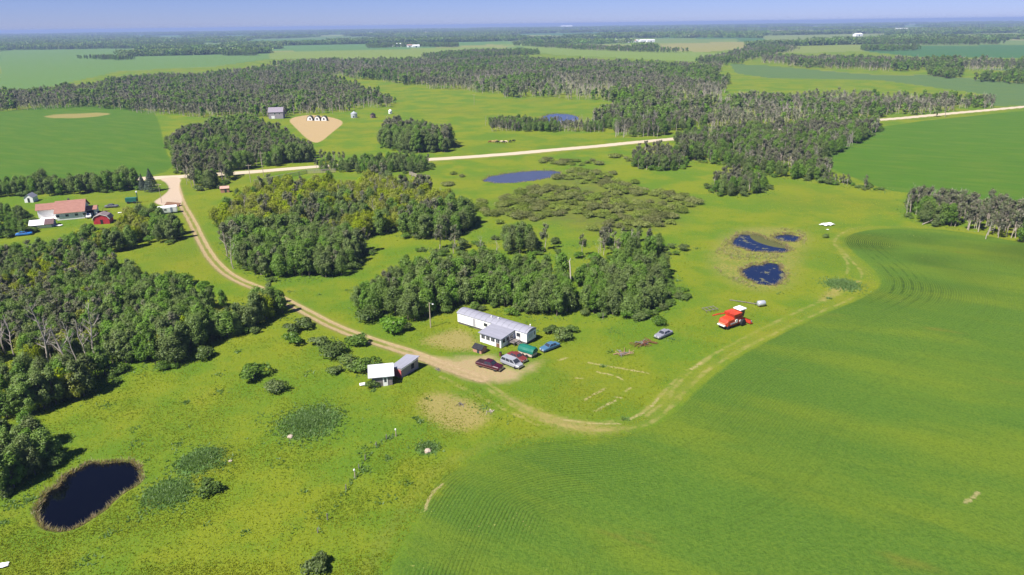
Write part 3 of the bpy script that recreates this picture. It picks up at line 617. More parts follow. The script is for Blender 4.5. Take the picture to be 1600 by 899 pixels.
for t in TREES:
    u, v, zc = proj(t[0], t[1], 5.0); kd = t[2]
    if t[6] != 'woods' and -10 < u < 1610 and v < 905 and cnt.get(kd, 0) < LIMIT[kd]:
        cnt[kd] = cnt.get(kd, 0) + 1; size = 'tall' if t[4] > .98 else ('short' if t[4] < .74 else '')
        gpol, gc = GPOL[t[6]]; e = seg_dist(np.array([t[0]]), np.array([t[1]]), gpol, True)[0]; ce = proj(gc[0], gc[1], 0)
        side = ('left' if u < ce[0] - GW[t[6]] else 'right' if u > ce[0] + GW[t[6]] else 'middle')
        where = ('at ' + side + ' near edge ' if e < 4 and t[1] < gc[1] else 'at ' + side + ' far edge ' if e < 4 else 'deep in ' + side + ' part ')
        plant(kd, t[3], t[0], t[1], t[4], t[5], (size + ' ' + LOOK[kd]).strip() + ' ' + where + t[6].replace('in the', 'of the', 1).replace('left of', 'of the trees left of', 1) if t[6].startswith('left') else (size + ' ' + LOOK[kd]).strip() + ' ' + where + t[6].replace('in the', 'of the', 1), NAME[kd].replace('_', ' ') + 's ' + t[6], z=-.05)
    else: rest.append(t)

# far belts of trees, kilometres away
F = np.stack([rng.uniform(-9000, 9000, 260000), rng.uniform(2200, 11000, 260000)], 1)
u, v, zc = proj(F[:, 0], F[:, 1], 5.0); k = (u > -60) & (u < 1660); F = F[k]
wn_ = vnoise(F[:, 0] * RD[0] + F[:, 1] * RD[1], (F[:, 0] * RN[0] + F[:, 1] * RN[1]) * 1.7, 900) * .6 + vnoise(F[:, 0], F[:, 1], 260) * .4
k = (wn_ > .555) & (rng.random(len(F)) < np.clip(2600 / F[:, 1], .22, 1))
for p, c in FARF: k &= ~inside(F[:, 0], F[:, 1], p)
F = F[k]
belts = []
for kb in range(190):                                               # shelterbelts and bluffs along the section lines
    b_ = 420 * random.randint(4, 24) + random.uniform(-12, 12); a0 = random.uniform(-7500, 7500); L_ = random.uniform(120, 900); wd = random.choice((8, 14, 30, 70)); n_ = int(L_ * (1 + wd / 12) / 11)
    t = np.stack([a0 + rng.random(n_) * L_, b_ + rng.uniform(-.5, .5, n_) * wd], 1); belts.append(t[:, :1] * RD + t[:, 1:] * RN)
Bt = np.vstack(belts); u, v, zc = proj(Bt[:, 0], Bt[:, 1], 5.0); Bt = Bt[(u > -60) & (u < 1660) & (np.hypot(Bt[:, 0], Bt[:, 1]) > 1900) & (zc > 0)]
for p, c in FARF[2:8]: Bt = Bt[~inside(Bt[:, 0], Bt[:, 1], p)]
F = np.vstack([F, Bt])
def clump(name, seed, mat):
    g = np.random.default_rng(seed); n = 90; P = np.stack([g.uniform(-9, 9, n), g.uniform(-9, 9, n), g.uniform(1, 9.5, n)], 1); NR = g.normal(size=(n, 3)) + np.array([0, 0, .6]); NR /= np.linalg.norm(NR, axis=1, keepdims=True)
    V, Q = leaf_quads(P, NR, 1.9, seed); return np_mesh(name, V, Q, None, mat, g.random(n))

def proto_obj(name, *meshes):
    """one unlinked object holding trunk and crown together"""
    bm = bmesh.new(); mats = []
    me = bpy.data.meshes.new(name); src = [m for m in meshes if m]
    V, Fc, lv, mi = [], [], [], []
    for j, m in enumerate(src):
        b = len(V); V += [tuple(v.co) for v in m.vertices]; Fc += [tuple(b + i for i in p.vertices) for p in m.polygons]
        a = m.attributes.get('leafv'); L = np.zeros(len(m.polygons), np.float32)
        if a: a.data.foreach_get('value', L)
        lv += list(L); mi += [j] * len(m.polygons); me.materials.append(m.materials[0])
    me.from_pydata(V, [], Fc); me.polygons.foreach_set('material_index', mi); a = me.attributes.new('leafv', 'FLOAT', 'FACE'); a.data.foreach_set('value', lv); me.update()
    return bpy.data.objects.new(name, me)
def scatter(name, rows, protos, label, cat=None):
    """stuff nobody could count: rows of x, y, z, rot, scale, proto"""
    rows = np.asarray(rows, float); me = bpy.data.meshes.new(name); me.from_pydata([tuple(r[:3]) for r in rows], [], [])
    for an, ty, cidx in (('rot', 'FLOAT', 3), ('scl', 'FLOAT', 4), ('pick', 'INT', 5)):
        a = me.attributes.new(an, ty, 'POINT'); a.data.foreach_set('value', rows[:, cidx].astype(np.int32 if ty == 'INT' else np.float32))
    o = link(name, me); ng = bpy.data.node_groups.new(name, 'GeometryNodeTree')
    ng.interface.new_socket('Geometry', in_out='INPUT', socket_type='NodeSocketGeometry'); ng.interface.new_socket('Geometry', in_out='OUTPUT', socket_type='NodeSocketGeometry')
    nd, lk = ng.nodes, ng.links; gi = nd.new('NodeGroupInput'); go = nd.new('NodeGroupOutput'); jn = nd.new('GeometryNodeJoinGeometry')
    def na(nm, ty): q = nd.new('GeometryNodeInputNamedAttribute'); q.data_type = ty; q.inputs[0].default_value = nm; return q.outputs[0]
    r, s, pk = na('rot', 'FLOAT'), na('scl', 'FLOAT'), na('pick', 'INT')
    cx = nd.new('ShaderNodeCombineXYZ'); lk.new(r, cx.inputs[2])
    for i, p in enumerate(protos):
        oi = nd.new('GeometryNodeObjectInfo'); oi.inputs[0].default_value = p; oi.transform_space = 'ORIGINAL'
        cmp = nd.new('FunctionNodeCompare'); cmp.data_type = 'INT'; cmp.operation = 'EQUAL'; lk.new(pk, cmp.inputs[2]); cmp.inputs[3].default_value = i
        ip = nd.new('GeometryNodeInstanceOnPoints'); lk.new(gi.outputs[0], ip.inputs['Points']); lk.new(cmp.outputs[0], ip.inputs['Selection'])
        lk.new(oi.outputs['Geometry'], ip.inputs['Instance']); lk.new(cx.outputs[0], ip.inputs['Rotation']); lk.new(s, ip.inputs['Scale']); lk.new(ip.outputs[0], jn.inputs[0])
    lk.new(jn.outputs[0], go.inputs[0]); md = o.modifiers.new('scatter', 'NODES'); md.node_group = ng
    return tag(o, label, cat, kind='stuff')
OFF = {}; PL = []
for kd, lst in PRO.items():
    OFF[kd] = len(PL)
    for a, b in lst: PL.append(proto_obj('woodland_' + kd, a, b))
# lighter crowns for trees a few pixels tall
LOD = {}
for kd, mt, n_, sz, hh, r_, b_ in (('poplar', 'poplar', 320, .62, 8.3, 2.3, 1.0), ('aspen', 'aspen', 85, .48, 8.2, 1.7, 2.6)):
    for i in range(3):
        LOD.setdefault(kd, []).append(len(PL)); PL.append(proto_obj('woodland_far_' + kd, limbs('trunk', 200+i, 7.5 if kd == 'poplar' else 9.0, .17 if kd == 'poplar' else .2, 5 if kd == 'poplar' else 13, 1.6 if kd == 'poplar' else 2.2, M['bark' if kd == 'poplar' else 'pale_bark'], .25, .07, 0 if kd == 'poplar' else 1, 4), crown('crown', 210+i, hh, r_, b_, 12, n_, sz, M[mt])))
CL0 = len(PL); PL += [proto_obj('woodland_clump', clump('clump', 300+i, M['poplar'])) for i in range(3)]
rows = []
for x, y, kd, pr, s, rz, place in rest:
    d = math.hypot(x, y); i = OFF[kd] + pr
    if d > 480 and kd in LOD: i = LOD[kd][pr % 3]
    rows.append((x, y, -.05, rz, s, i))
rows += [(x, y, 0, gp.uniform(0, 6.28), gp.uniform(.8, 1.5) * (1 + y / 12000), CL0 + gp.randrange(3)) for x, y in F]
scatter('woodland', rows, PL, 'grey-green woods and distant tree belts spreading to the horizon', 'woodland')
print('trees', cnt, 'rest', len(rest), 'far', len(F))

# ------------------------------------------------------------------ marsh willows, single shrubs, dead trunks
P = bog; lo, hi = P.min(0), P.max(0); nb = 0
bs = np.stack([rng.uniform(lo[0], hi[0], 2600), rng.uniform(lo[1], hi[1], 2600)], 1); bs = bs[inside(bs[:, 0], bs[:, 1], P)]
keep = []
for q in bs:
    if vnoise(q[0], q[1], 16) > .34 and signed(np.array([q[0]]), np.array([q[1]]), POND['mid'], 10)[0] < -4 and all((q[0]-a)**2 + (q[1]-b)**2 > 3.7**2 for a, b in keep): keep.append(tuple(q))
for px, py in [(848,255),(856,252),(866,256),(876,258),(884,254),(893,258),(900,253),(909,259),(918,256),(926,252),(935,258),(960,246),(968,244),(978,248),(985,252),(940,276),(950,278),(958,273),(992,287),(700,290),(708,272),(722,276),(735,330),(745,327),(757,332),(768,338),(780,350),(740,345),(752,318)]: keep.append(tuple(G(px, py)))
for i, (x, y) in enumerate(sorted(keep, key=lambda q: q[1])[:270]):
    place = ('in the front' if y < 215 else 'halfway back' if y < 245 else 'toward the back' if y < 285 else 'at the roadside end') + (', left side,' if x < 0 else ', middle,' if x < 28 else ', right side,') + ' of the willow marsh'
    plant('willow', i % 4, x, y, gp.uniform(.75, 1.15), gp.uniform(0, 6.28), 'low rounded olive willow shrub ' + place, 'willow shrubs of the marsh', sx=1.3)
SH = [(460,538,1.3,'left bush of the row below the driveway'),(497,541,1.1,'small bush beside the driveway slope'),(521,556,1.2,'second bush of the row below the driveway'),(558,541,1.2,'bush nearest the driveway bend above the sheds'),(524,583,.75,'small round bush left of the sheds'),(549,577,1.15,'bush between the small round bush and the sheds'),(572,579,1.25,'bush just behind the white-roofed shed'),
      (398,592,1.6,'large bright bush standing alone in the left meadow'),(428,612,.9,'small bush at the foot of the large bright bush'),(322,560,1.15,'lone bush near the edge of the big wood'),(325,768,.95,'round bush on the weedy mound right of the dark pond'),(583,606,.6,'bush growing against the white-roofed shed'),
      (612,518,1.5,'broad bush left of the lamp pole'),(630,516,1.2,'bush next to the broad bush by the lamp pole'),(880,530,1.0,'bush right of the blue car'),(893,518,.8,'small bush above the blue car'),(862,520,.9,'bush behind the end of the mobile home'),(1028,507,.8,'bush above the grey car'),(1000,500,.9,'bush below the grove right of the bare pole'),
      (495,890,1.0,'grey-green bush at the bottom edge'),(290,445,1.3,'bush at the meadow corner by the driveway'),(318,452,1.1,'bush between wood and driveway'),(240,450,1.4,'bright bush at the back of the big wood'),(1290,372,.5,'low bush beside the small pond'),
      (478,512,1.1,'bush at the driveway edge next to the big wood'),(455,520,1.2,'bush at the corner of the big wood'),(575,500,1.4,'bush at the left end of the grove behind the mobile home'),(820,530,.9,'bush between the mobile home and the green tarp')]
for i, (px, py, s, lab) in enumerate(SH):
    x, y = G(px, py); plant('shrub', i % 3, x, y, s, i * 1.3, 'green leafy shrub, ' + lab, sx=1.05)
DEADS = [(8,552,1.4,'leftmost bleached dead trunk rising over the big wood'),(22,556,1.25,'second bleached dead trunk from the left over the big wood'),(75,570,1.5,'leaning bleached dead trunk over the big wood'),(104,575,1.6,'tallest bleached dead trunk over the big wood'),(122,572,1.2,'thin dead trunk beside the tallest one'),(137,565,1.35,'dead trunk in the right group over the big wood'),(152,562,1.3,'rightmost dead trunk over the big wood'),(34,615,.55,'short dead stub at the near edge of the big wood'),
         (667,442,.8,'whitish dead tree above the grove behind the mobile home'),(712,435,.8,'forked dead tree left of the bare pole'),(753,412,.9,'dead tree in the ragged thicket'),(775,402,.9,'tall dead tree in the ragged thicket'),(987,392,.8,'dead tree at the marsh side of the thicket'),(870,420,.6,'short dead tree in the ragged thicket'),
         (584,352,1.0,'dead tree at the edge of the clearing'),(598,350,.9,'dead tree next to the clearing'),(618,320,1.1,'dead tree in the yellow-green grove'),(625,322,1.15,'taller dead tree in the yellow-green grove'),(365,420,1.0,'dead trunk at the side of the driveway grove'),(1540,375,1.05,'white dead trunk in the wood at the right edge')]
for i, (px, py, s, lab) in enumerate(DEADS):
    x, y = G(px, py); plant('dead', i % 4, x, y, s, i * 2.1, lab)
for px, py, ang, lab in ((55, 618, 2.2, 'pale fallen log at the near edge of the big wood'), (1450, 350, .4, 'pale fallen log below the wood at the right edge')):
    x, y = G(px, py); o = link('fallen_log', MB().tube([(-2.8, 0, .2), (-1, .1, .5), (1, 0, .9), (3.2, .2, 1.6)], [.17, .15, .12, .05]).mesh('fallen_log', M['deadwood']), None, (x, y, hz(x, y)), ang); tag(o, lab, 'log')
x, y = G(891, 452); o = thing('bare_tree_pole', 'tall white bare tree trunk standing alone between two groves', 'dead tree', (x, y))
MB().tube([(0, 0, -.3), (.05, 0, 3), (-.1, 0, 6), (-.3, .1, 7.6), (-.05, .1, 8.6)], [.2, .18, .15, .12, .05], 8).build('trunk', pm('white_trunk', (.55, .5, .42), .8, .2, 4), o)
MB().tube([(-.3, .1, 7.4), (-.9, .2, 8.0)], [.07, .02], 5).build('branch', M['deadwood'], o)
sx_, sy_ = G(238, 299); o = thing('spruce_tree', 'blue-green spruce beside the road junction', 'tree', (sx_, sy_)); MB().tube([(0, 0, -.2), (0, 0, 5), (0, 0, 10)], [.22, .14, .03]).build('trunk', M['bark'], o); link('crown', spruce('crown', 5, 10.0, 4.0, M['spruce']), o)
sx_, sy_ = G(224, 297); o = thing('spruce_tree', 'smaller spruce left of the blue-green spruce', 'tree', (sx_, sy_)); o.scale = (.72,) * 3; MB().tube([(0, 0, -.2), (0, 0, 5), (0, 0, 10)], [.22, .14, .03]).build('trunk', M['bark'], o); link('crown', spruce('crown', 6, 10.0, 3.1, M['spruce']), o)

# ------------------------------------------------------------------ grass tufts, reeds, weeds (uncountable)
def blades(name, XY, hgt, wid, mat, label, seed, per=3):
    g = np.random.default_rng(seed); n = len(XY); Z = height(XY[:, 0], XY[:, 1]); Vs, Ts, lv = [], [], []
    for k in range(per):
        a = g.uniform(0, 6.283, n); w = wid * g.uniform(.6, 1.3, n); h = hgt * g.uniform(.5, 1.25, n); l = g.uniform(-1.1, 1.1, (n, 2)) * h[:, None]; c = XY + g.uniform(-.5, .5, (n, 2)) * wid
        p0 = np.stack([c[:, 0] - np.cos(a) * w, c[:, 1] - np.sin(a) * w, Z - .05], 1); p1 = np.stack([c[:, 0] + np.cos(a) * w, c[:, 1] + np.sin(a) * w, Z - .05], 1); p2 = np.stack([c[:, 0] + l[:, 0], c[:, 1] + l[:, 1], Z + h], 1)
        Ts.append(np.arange(n * 3).reshape(n, 3) + len(Vs) * n * 3); Vs.append(np.stack([p0, p1, p2], 1).reshape(-1, 3)); lv.append(np.clip(vnoise(c[:, 0], c[:, 1], 5) * .5 + g.random(n) * .5, 0, 1))
    return tag(link(name, np_mesh(name, np.vstack(Vs), None, np.vstack(Ts), mat, np.concatenate(lv))), label, kind='stuff')
uu = rng.uniform(-60, 1660, 190000); vv = 300 + 640 * rng.random(190000) ** .8
d_ = cF[None] + ((uu - 800) / FPX)[:, None] * cR[None] + ((449.5 - vv) / FPX)[:, None] * cU[None]; t_ = H / -d_[:, 2]; XY = np.stack([d_[:, 0] * t_, d_[:, 1] * t_], 1)
k = (signed(XY[:, 0], XY[:, 1], crop, 12) < np.where((XY[:, 0] < 20) & (XY[:, 1] < 118), rng.normal(size=len(XY)) * 2.5, -.6)) & (signed(XY[:, 0], XY[:, 1], fieldR, 5) < 0) & (signed(XY[:, 0], XY[:, 1], yard, 5) < -1) & (linedist(XY[:, 0], XY[:, 1], drive, 6) > 2.1) & (linedist(XY[:, 0], XY[:, 1], road, 8) > 5) & (signed(XY[:, 0], XY[:, 1], junction, 5) < 0)
for p in POND.values(): k &= signed(XY[:, 0], XY[:, 1], p, 4) < -.4
for p in RUTS[:5]: k &= linedist(XY[:, 0], XY[:, 1], p, 4) > .8
k &= rng.random(len(XY)) < .25 + .9 * sstep(.35, .65, vnoise(XY[:, 0], XY[:, 1], 7))
XY = XY[k]; blades('wild_grass', XY, .17, .10, M['tuft'], 'rough yellow-green meadow grass', 3, 3)
W = []
for px, py, rad, h in LUSH[:5]:
    g_ = G(px, py); n_ = int(rad * rad * 60); W.append(g_ + rng.normal(size=(n_, 2)) * rad * .42 * rng.uniform(.6, 1.3, (n_, 1)))
for _ in range(150):
    q = G(random.uniform(0, 1300), 380 + 500 * random.random() ** 1.3)
    if signed(q[:1], q[1:], crop, 5)[0] < -3 and seg_dist(q[:1], q[1:], drive)[0] > 3.5 and signed(q[:1], q[1:], yard, 5)[0] < -2: W.append(q + rng.normal(size=(random.randint(6, 26), 2)) * random.uniform(.3, 1.0))
fl = GP([(500,835),(541,768),(558,745),(572,720),(590,699),(605,688),(620,683)])
for i in range(len(fl) - 1):
    t = rng.random((20, 1)); W.append(fl[i] * (1 - t) + fl[i + 1] * t + rng.normal(size=(20, 2)) * .3)
e_ = []                                                             # rank growth along the foot of the woods
for poly, sp, hs, mk, place in GROVE[:12]:
    p = GP(poly); L = np.linalg.norm(np.roll(p, -1, 0) - p, axis=1)
    for i in range(len(p)):
        n_ = int(min(L[i], 200) * 5); t = rng.random((n_, 1)); e_.append(p[i] * (1 - t) + p[(i + 1) % len(p)] * t + rng.normal(size=(n_, 2)) * 1.8)
E_ = np.vstack(e_); E_ = E_[(linedist(E_[:, 0], E_[:, 1], drive, 6) > 2.8) & (signed(E_[:, 0], E_[:, 1], crop, 4) < -1)]
blades('tall_weeds', np.vstack(W + [E_]), .34, .15, M['weed'], 'dark green rank weeds on the mounds and along the wood edges', 5, 3)
Rr = []
for kx, n_, sp in (('near', 900, .3), ('upper', 800, 1.2), ('lower', 800, 1.1), ('small', 400, 1.0), ('mid', 500, .7), ('far', 900, 3)):
    p = POND[kx]; L = np.linalg.norm(np.roll(p, -1, 0) - p, axis=1); i = rng.choice(len(p), n_, p=L / L.sum()); t = rng.random((n_, 1)); q = p[i] * (1 - t) + p[(i + 1) % len(p)] * t; c = p.mean(0); dd = q - c; dd /= np.linalg.norm(dd, axis=1, keepdims=True)
    Rr.append(q + dd * (rng.normal(size=(n_, 1)) * sp * .6 + .1))
q = np.stack([rng.uniform(marsh[:, 0].min(), marsh[:, 0].max(), 5000), rng.uniform(marsh[:, 1].min(), marsh[:, 1].max(), 5000)], 1); s_ = np.max([signed(q[:, 0], q[:, 1], POND[k_], 5) for k_ in ('upper', 'lower', 'small')], axis=0)
q = q[inside(q[:, 0], q[:, 1], marsh) & (s_ < -.2) & (vnoise(q[:, 0], q[:, 1], 5) > .5)]; Rr.append(q)
blades('reeds', np.vstack(Rr), .6, .08, M['reed'], 'tan and brown reeds round the ponds', 8, 3)

# ------------------------------------------------------------------ buildings
white = pm('white_siding', (.80, .79, .78), .6, .08, 1.2); grey_roof = pm('grey_metal_roof', (.27, .27, .315), .5, .14, 1.0, spec=.4, grain=(.3, 2, 1)); glass = pm('dark_window', (.035, .04, .05), .12, .3, 1, spec=.6)
wood = pm('weathered_boards', (.20, .175, .165), .9, .45, 5, grain=(6, 6, .4)); redwall = pm('faded_red_boards', (.45, .10, .10), .85, .35, 3, grain=(3, 3, .6)); black = pm('black_rubber', (.018, .018, .02), .8, .2, 4); trim = pm('white_trim', (.75, .74, .7), .6, .1, 3)
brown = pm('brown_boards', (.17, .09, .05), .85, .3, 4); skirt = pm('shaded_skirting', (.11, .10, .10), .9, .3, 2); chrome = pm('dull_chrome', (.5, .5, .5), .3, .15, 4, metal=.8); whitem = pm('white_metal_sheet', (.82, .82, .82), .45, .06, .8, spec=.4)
def frame(a, b, za=0.0):
    """centre and heading of a wall whose base runs between two places"""
    p, q = G(*a, za), G(*b, za); d = q - p; return (p + q) / 2, math.atan2(d[1], d[0]), float(np.hypot(*d))
def opening(o, kind, side, u, z, w, h, L, W, mat, fr=None, t=.05):
    """door or window set on a wall: a proud frame with the leaf or pane inside it"""
    def at(w_, h_, d0, d1, nm, mt, par):
        a = dict(f=(u-w_/2, u+w_/2, -W/2-d1, -W/2-d0), b=(u-w_/2, u+w_/2, W/2+d0, W/2+d1), l=(-L/2-d1, -L/2-d0, u-w_/2, u+w_/2), r=(L/2+d0, L/2+d1, u-w_/2, u+w_/2))[side]
        return B(nm, mt, par, *a, z + (h-h_)/2, z + (h+h_)/2)
    p = at(w, h, -.04, t, kind, mat if kind == 'door' else (fr or trim), o)
    if kind == 'window': at(w * .8, h * .8, t - .02, t + .012, 'pane', mat, p)
    elif fr: at(w * .5, h * .3, t - .01, t + .012, 'pane', fr, p)
    return p
def gable(o, L, W, hw, hr, wall, roof, over=.35, z0=0.0, thick=.12, hip=0.0):
    a = MB(); pr = [(-W/2, z0), (W/2, z0), (W/2, hw), (0, hw + hr), (-W/2, hw)]
    a.loft([[(-L/2, y, z) for y, z in pr], [(L/2, y, z) for y, z in pr]]); wl_ = a.build('wall', wall, o)
    k = hr / (W/2); yo, zo = W/2 + over, hw - over * k; pr = [(-yo, zo + .02), (0, hw + hr + .02), (yo, zo + .02), (yo, zo + thick), (0, hw + hr + thick + .02), (-yo, zo + thick)]
    MB().loft([[(-L/2 - over, y, z) for y, z in pr], [(L/2 + over, y, z) for y, z in pr]]).build('roof', roof, o); return wl_
# mobile home (front wall lies on local y = 0, origin under the middle of that wall)
mc, mr, mL = frame((717, 504), (821, 536), .3)
home = thing('mobile_home', 'long white mobile home with grey bowed roof in front of the grove', 'mobile home', mc, mr)
L2, Wd = 9.9, 3.5
B('skirting', skirt, home, -L2+.15, L2-.15, .15, Wd-.15, -.2, .52)  # dark skirting colour has the shadow under the home painted in
B('wall', white, home, -L2, L2, 0, Wd, .5, 2.75)
prf = [(-.14 + (Wd + .28) * i / 10, 2.72 + .62 * math.sin(math.pi * i / 10) ** .8) for i in range(11)]
prf = [(-.14, 2.68)] + prf + [(Wd + .14, 2.68)]
roof = MB().loft([[(-L2 - .16, y, z) for y, z in prf], [(L2 + .16, y, z) for y, z in prf]]).build('roof', grey_roof, home)
for xx, yy in ((-.9, 1.4), (.9, 1.6), (9.0, 2.6)): MB().lathe([(.12, 3.2), (.12, 3.6), (.18, 3.61), (.05, 3.75)], 10, c=(xx, yy, 0)).build('vent', trim, roof)
for i in range(13):
    xx = -L2 + .4 + i * 1.58; MB().loft([[(xx - .03, y, z + .005) for y, z in prf[1:-1]] + [(xx - .03, y, z + .03) for y, z in prf[1:-1]][::-1], [(xx + .03, y, z + .005) for y, z in prf[1:-1]] + [(xx + .03, y, z + .03) for y, z in prf[1:-1]][::-1]]).build('roof_seam', pm('seam_metal', (.17, .17, .2), .6, .2), roof)
def hside(nm, x0, x1, z0, z1, mt, fr=True):
    p = B(nm, trim if fr else mt, home, x0, x1, -.05, .04, z0, z1)
    if fr: B('pane', mt, p, x0 + .1, x1 - .1, -.075, -.04, z0 + .1, z1 - .1)
hside('door', -5.3, -4.4, .55, 2.55, pm('grey_door', (.35, .34, .36), .6, .1)); hside('window', -2.1, -.9, 1.35, 2.3, glass); hside('window', 7.1, 8.3, 1.3, 2.35, glass); hside('window', -8.4, -7.7, 1.5, 2.2, trim)
for y0, y1 in ((.55, 2.2), (2.6, 3.1)):
    p = B('window', trim, home, L2 - .04, L2 + .05, y0, y1, 1.1 if y0 < 1 else 1.3, 2.3); B('pane', pm('pale_curtained_window', (.55, .56, .55), .3, .1) if y0 < 1 else glass, p, L2 + .04, L2 + .075, y0 + .1, y1 - .1, 1.2 if y0 < 1 else 1.4, 2.2)
# enclosed porch joined to the front of the home
porch = thing('porch_addition', 'white glazed porch with grey lean-to roof built against the mobile home', 'porch', mc, mr)
px0, px1, py0 = .7, 6.5, -4.7
B('wall', white, porch, px0, px1, py0, -.09, .05, 2.2)
MB().loft([[(px0 - .3, y, z) for y, z in ((py0 - .35, 2.22), (-.02, 2.62), (-.02, 2.74), (py0 - .35, 2.34))], [(px1 + .3, y, z) for y, z in ((py0 - .35, 2.22), (-.02, 2.62), (-.02, 2.74), (py0 - .35, 2.34))]]).build('roof', grey_roof, porch)
for i in range(4):
    x0 = px0 + .35 + i * 1.35; p = B('window', trim, porch, x0, x0 + 1.1, py0 - .05, py0 + .04, 1.0, 2.0); B('pane', glass, p, x0 + .08, x0 + .52, py0 - .075, py0 - .04, 1.08, 1.92); B('pane', glass, p, x0 + .58, x0 + 1.02, py0 - .075, py0 - .04, 1.08, 1.92)
for i in range(3):
    y0 = py0 + .4 + i * 1.35; p = B('window', trim, porch, px1 - .04, px1 + .05, y0, y0 + 1.1, .95, 2.0); B('pane', glass, p, px1 + .04, px1 + .075, y0 + .08, y0 + 1.02, 1.03, 1.92)
B('door', brown, porch, px1 - 1.3, px1 - .4, py0 - .06, py0 + .03, .1, .95)
st = thing('wooden_stairs', 'grey wooden stairs and landing at the porch end of the mobile home', 'stairs', mc, mr)
B('landing', wood, st, px1 + .12, px1 + 1.8, -2.4, -.3, .75, .85)
for i in range(4): B('tread', wood, st, px1 + 1.82 + i * .28, px1 + 2.1 + i * .28, -1.7, -.6, .55 - i * .17, .62 - i * .17)
for xx, yy in ((px1 + .2, -2.3), (px1 + 1.7, -2.3), (px1 + 1.7, -.4)): MB().tube([(xx, yy, -.1), (xx, yy, 1.75)], .05).build('post', wood, st)
for zz in (1.3, 1.7): B('rail', wood, st, px1 + .2, px1 + 1.7, -2.34, -2.27, zz, zz + .07)
# dog house
c, r_, _ = frame((743, 549), (757, 549)); dh = thing('dog_house', 'small reddish dog house with black roof beside the porch', 'dog house', c, mr); tan = pm('reddish_boards', (.42, .22, .15), .85, .25, 3)
gable(dh, 2.3, 1.9, 1.0, .55, tan, pm('black_shingle', (.025, .025, .03), .9, .3, 6), .18); opening(dh, 'door', 'f', .3, .05, .6, .8, 2.3, 1.9, glass)
# tarped box trailer
p, q = G(809, 556), G(826, 562); c = (p + q) / 2 + np.array([1.0, 1.4]); tt = thing('tarped_trailer', 'pale board trailer box covered by a green tarp', 'trailer', c, mr)
B('box', pm('pale_boards', (.55, .45, .36), .85, .3, 4, grain=(1, 1, 6)), tt, -1.7, 1.7, -1.0, 1.0, .35, 1.25)
tp = pm('green_tarp', (.008, .14, .095), .55, .2, 2.5); ys = [(-1.16, .95), (-1.08, 1.55), (-.75, 2.0), (0, 2.2), (.75, 2.0), (1.08, 1.55), (1.16, .95)]
MB().loft([[(x_, y * s_, 1.22 + (z - 1.22) * s_ if z > 1.22 else z + .12) for y, z in ys] for x_, s_ in ((-1.95, .85), (-1.6, 1.0), (-.5, 1.03), (.6, .98), (1.5, 1.02), (1.95, .88))]).build('tarp', tp, tt)
def wheel(o, x, y, r, w=.22, rimc=None):
    t_ = MB().lathe([(r * .62, -w / 2), (r * .93, -w / 2), (r, -w * .3), (r, w * .3), (r * .93, w / 2), (r * .62, w / 2)], 16, 'y').build('wheel', black, o, True); t_.location = (x, y, r)
    MB().lathe([(r * .62, -w * .42), (r * .6, -w * .5), (r * .2, -w * .46), (r * .2, w * .46), (r * .6, w * .5), (r * .62, w * .42)], 12, 'y').build('rim', rimc or chrome, t_); return t_
for x_ in (-.5, .5):
    for y_ in (-1.12, 1.12): wheel(tt, x_, y_, .34)
bb = thing('burn_barrel', 'dark rusty barrel between the porch and the parked vehicles', 'barrel', G(782, 556)); rust = pm('rusty_steel', (.16, .06, .03), .85, .45, 3)
MB().lathe([(.28, 0), (.3, .05), (.29, .3), (.31, .32), (.29, .34), (.29, .58), (.31, .6), (.29, .62), (.29, .9), (.26, .9), (.26, .1)], 14).build('drum', rust, bb); MB().lathe([(.31, .86), (.325, .88), (.31, .9)], 14).build('rim', black, bb)
# old sheds below the driveway
c, r_, L_ = frame((583, 607), (613, 604)); c = c + np.array([-math.sin(r_), math.cos(r_)]) * 1.9
shedroof = pm('corrugated_white_roof', (.62, .62, .63), .45, .1, 3.0, spec=.4, grain=(6, .3, 1))
s1 = thing('old_shed', 'weathered plank shed with bright white metal roof', 'shed', c, r_)
MB().loft([[(-1.9, y, z) for y, z in ((-1.75, -.1), (1.35, -.1), (1.35, 2.95), (-1.75, 2.15))], [(1.9, y, z) for y, z in ((-1.75, -.1), (1.35, -.1), (1.35, 2.95), (-1.75, 2.15))]]).build('wall', wood, s1)
MB().loft([[(-2.6, y, z) for y, z in ((-2.1, 2.08), (1.6, 3.03), (1.6, 3.12), (-2.1, 2.17))], [(2.35, y, z) for y, z in ((-2.1, 2.08), (1.6, 3.03), (1.6, 3.12), (-2.1, 2.17))]]).build('roof', shedroof, s1)
p = B('door', trim, s1, .15, 1.05, -1.82, -1.7, -.05, 1.95); B('pane', glass, p, .38, .82, -1.845, -1.8, .85, 1.75)
B('corner_board', trim, s1, 1.86, 1.95, -1.15, -.95, -.05, 2.2); B('door', skirt, s1, 1.86, 1.94, -.7, .3, -.05, 1.9)
c, r_, L_ = frame((628, 593), (655, 577)); c = c + np.array([-math.sin(r_), math.cos(r_)]) * 1.6
s2 = thing('collapsing_shed', 'leaning grey shed with red front end and grey slanted roof', 'shed', c, r_)
greyb = pm('grey_pink_boards', (.36, .28, .27), .9, .35, 4, grain=(5, 5, .5))
MB().loft([[(-2.5, y, z) for y, z in ((-1.5, -.1), (1.5, -.1), (1.5, 1.5), (-1.5, 2.0))], [(2.5, y, z) for y, z in ((-1.5, -.1), (1.5, -.1), (1.55, 2.0), (-1.5, 2.5))]]).build('wall', greyb, s2)
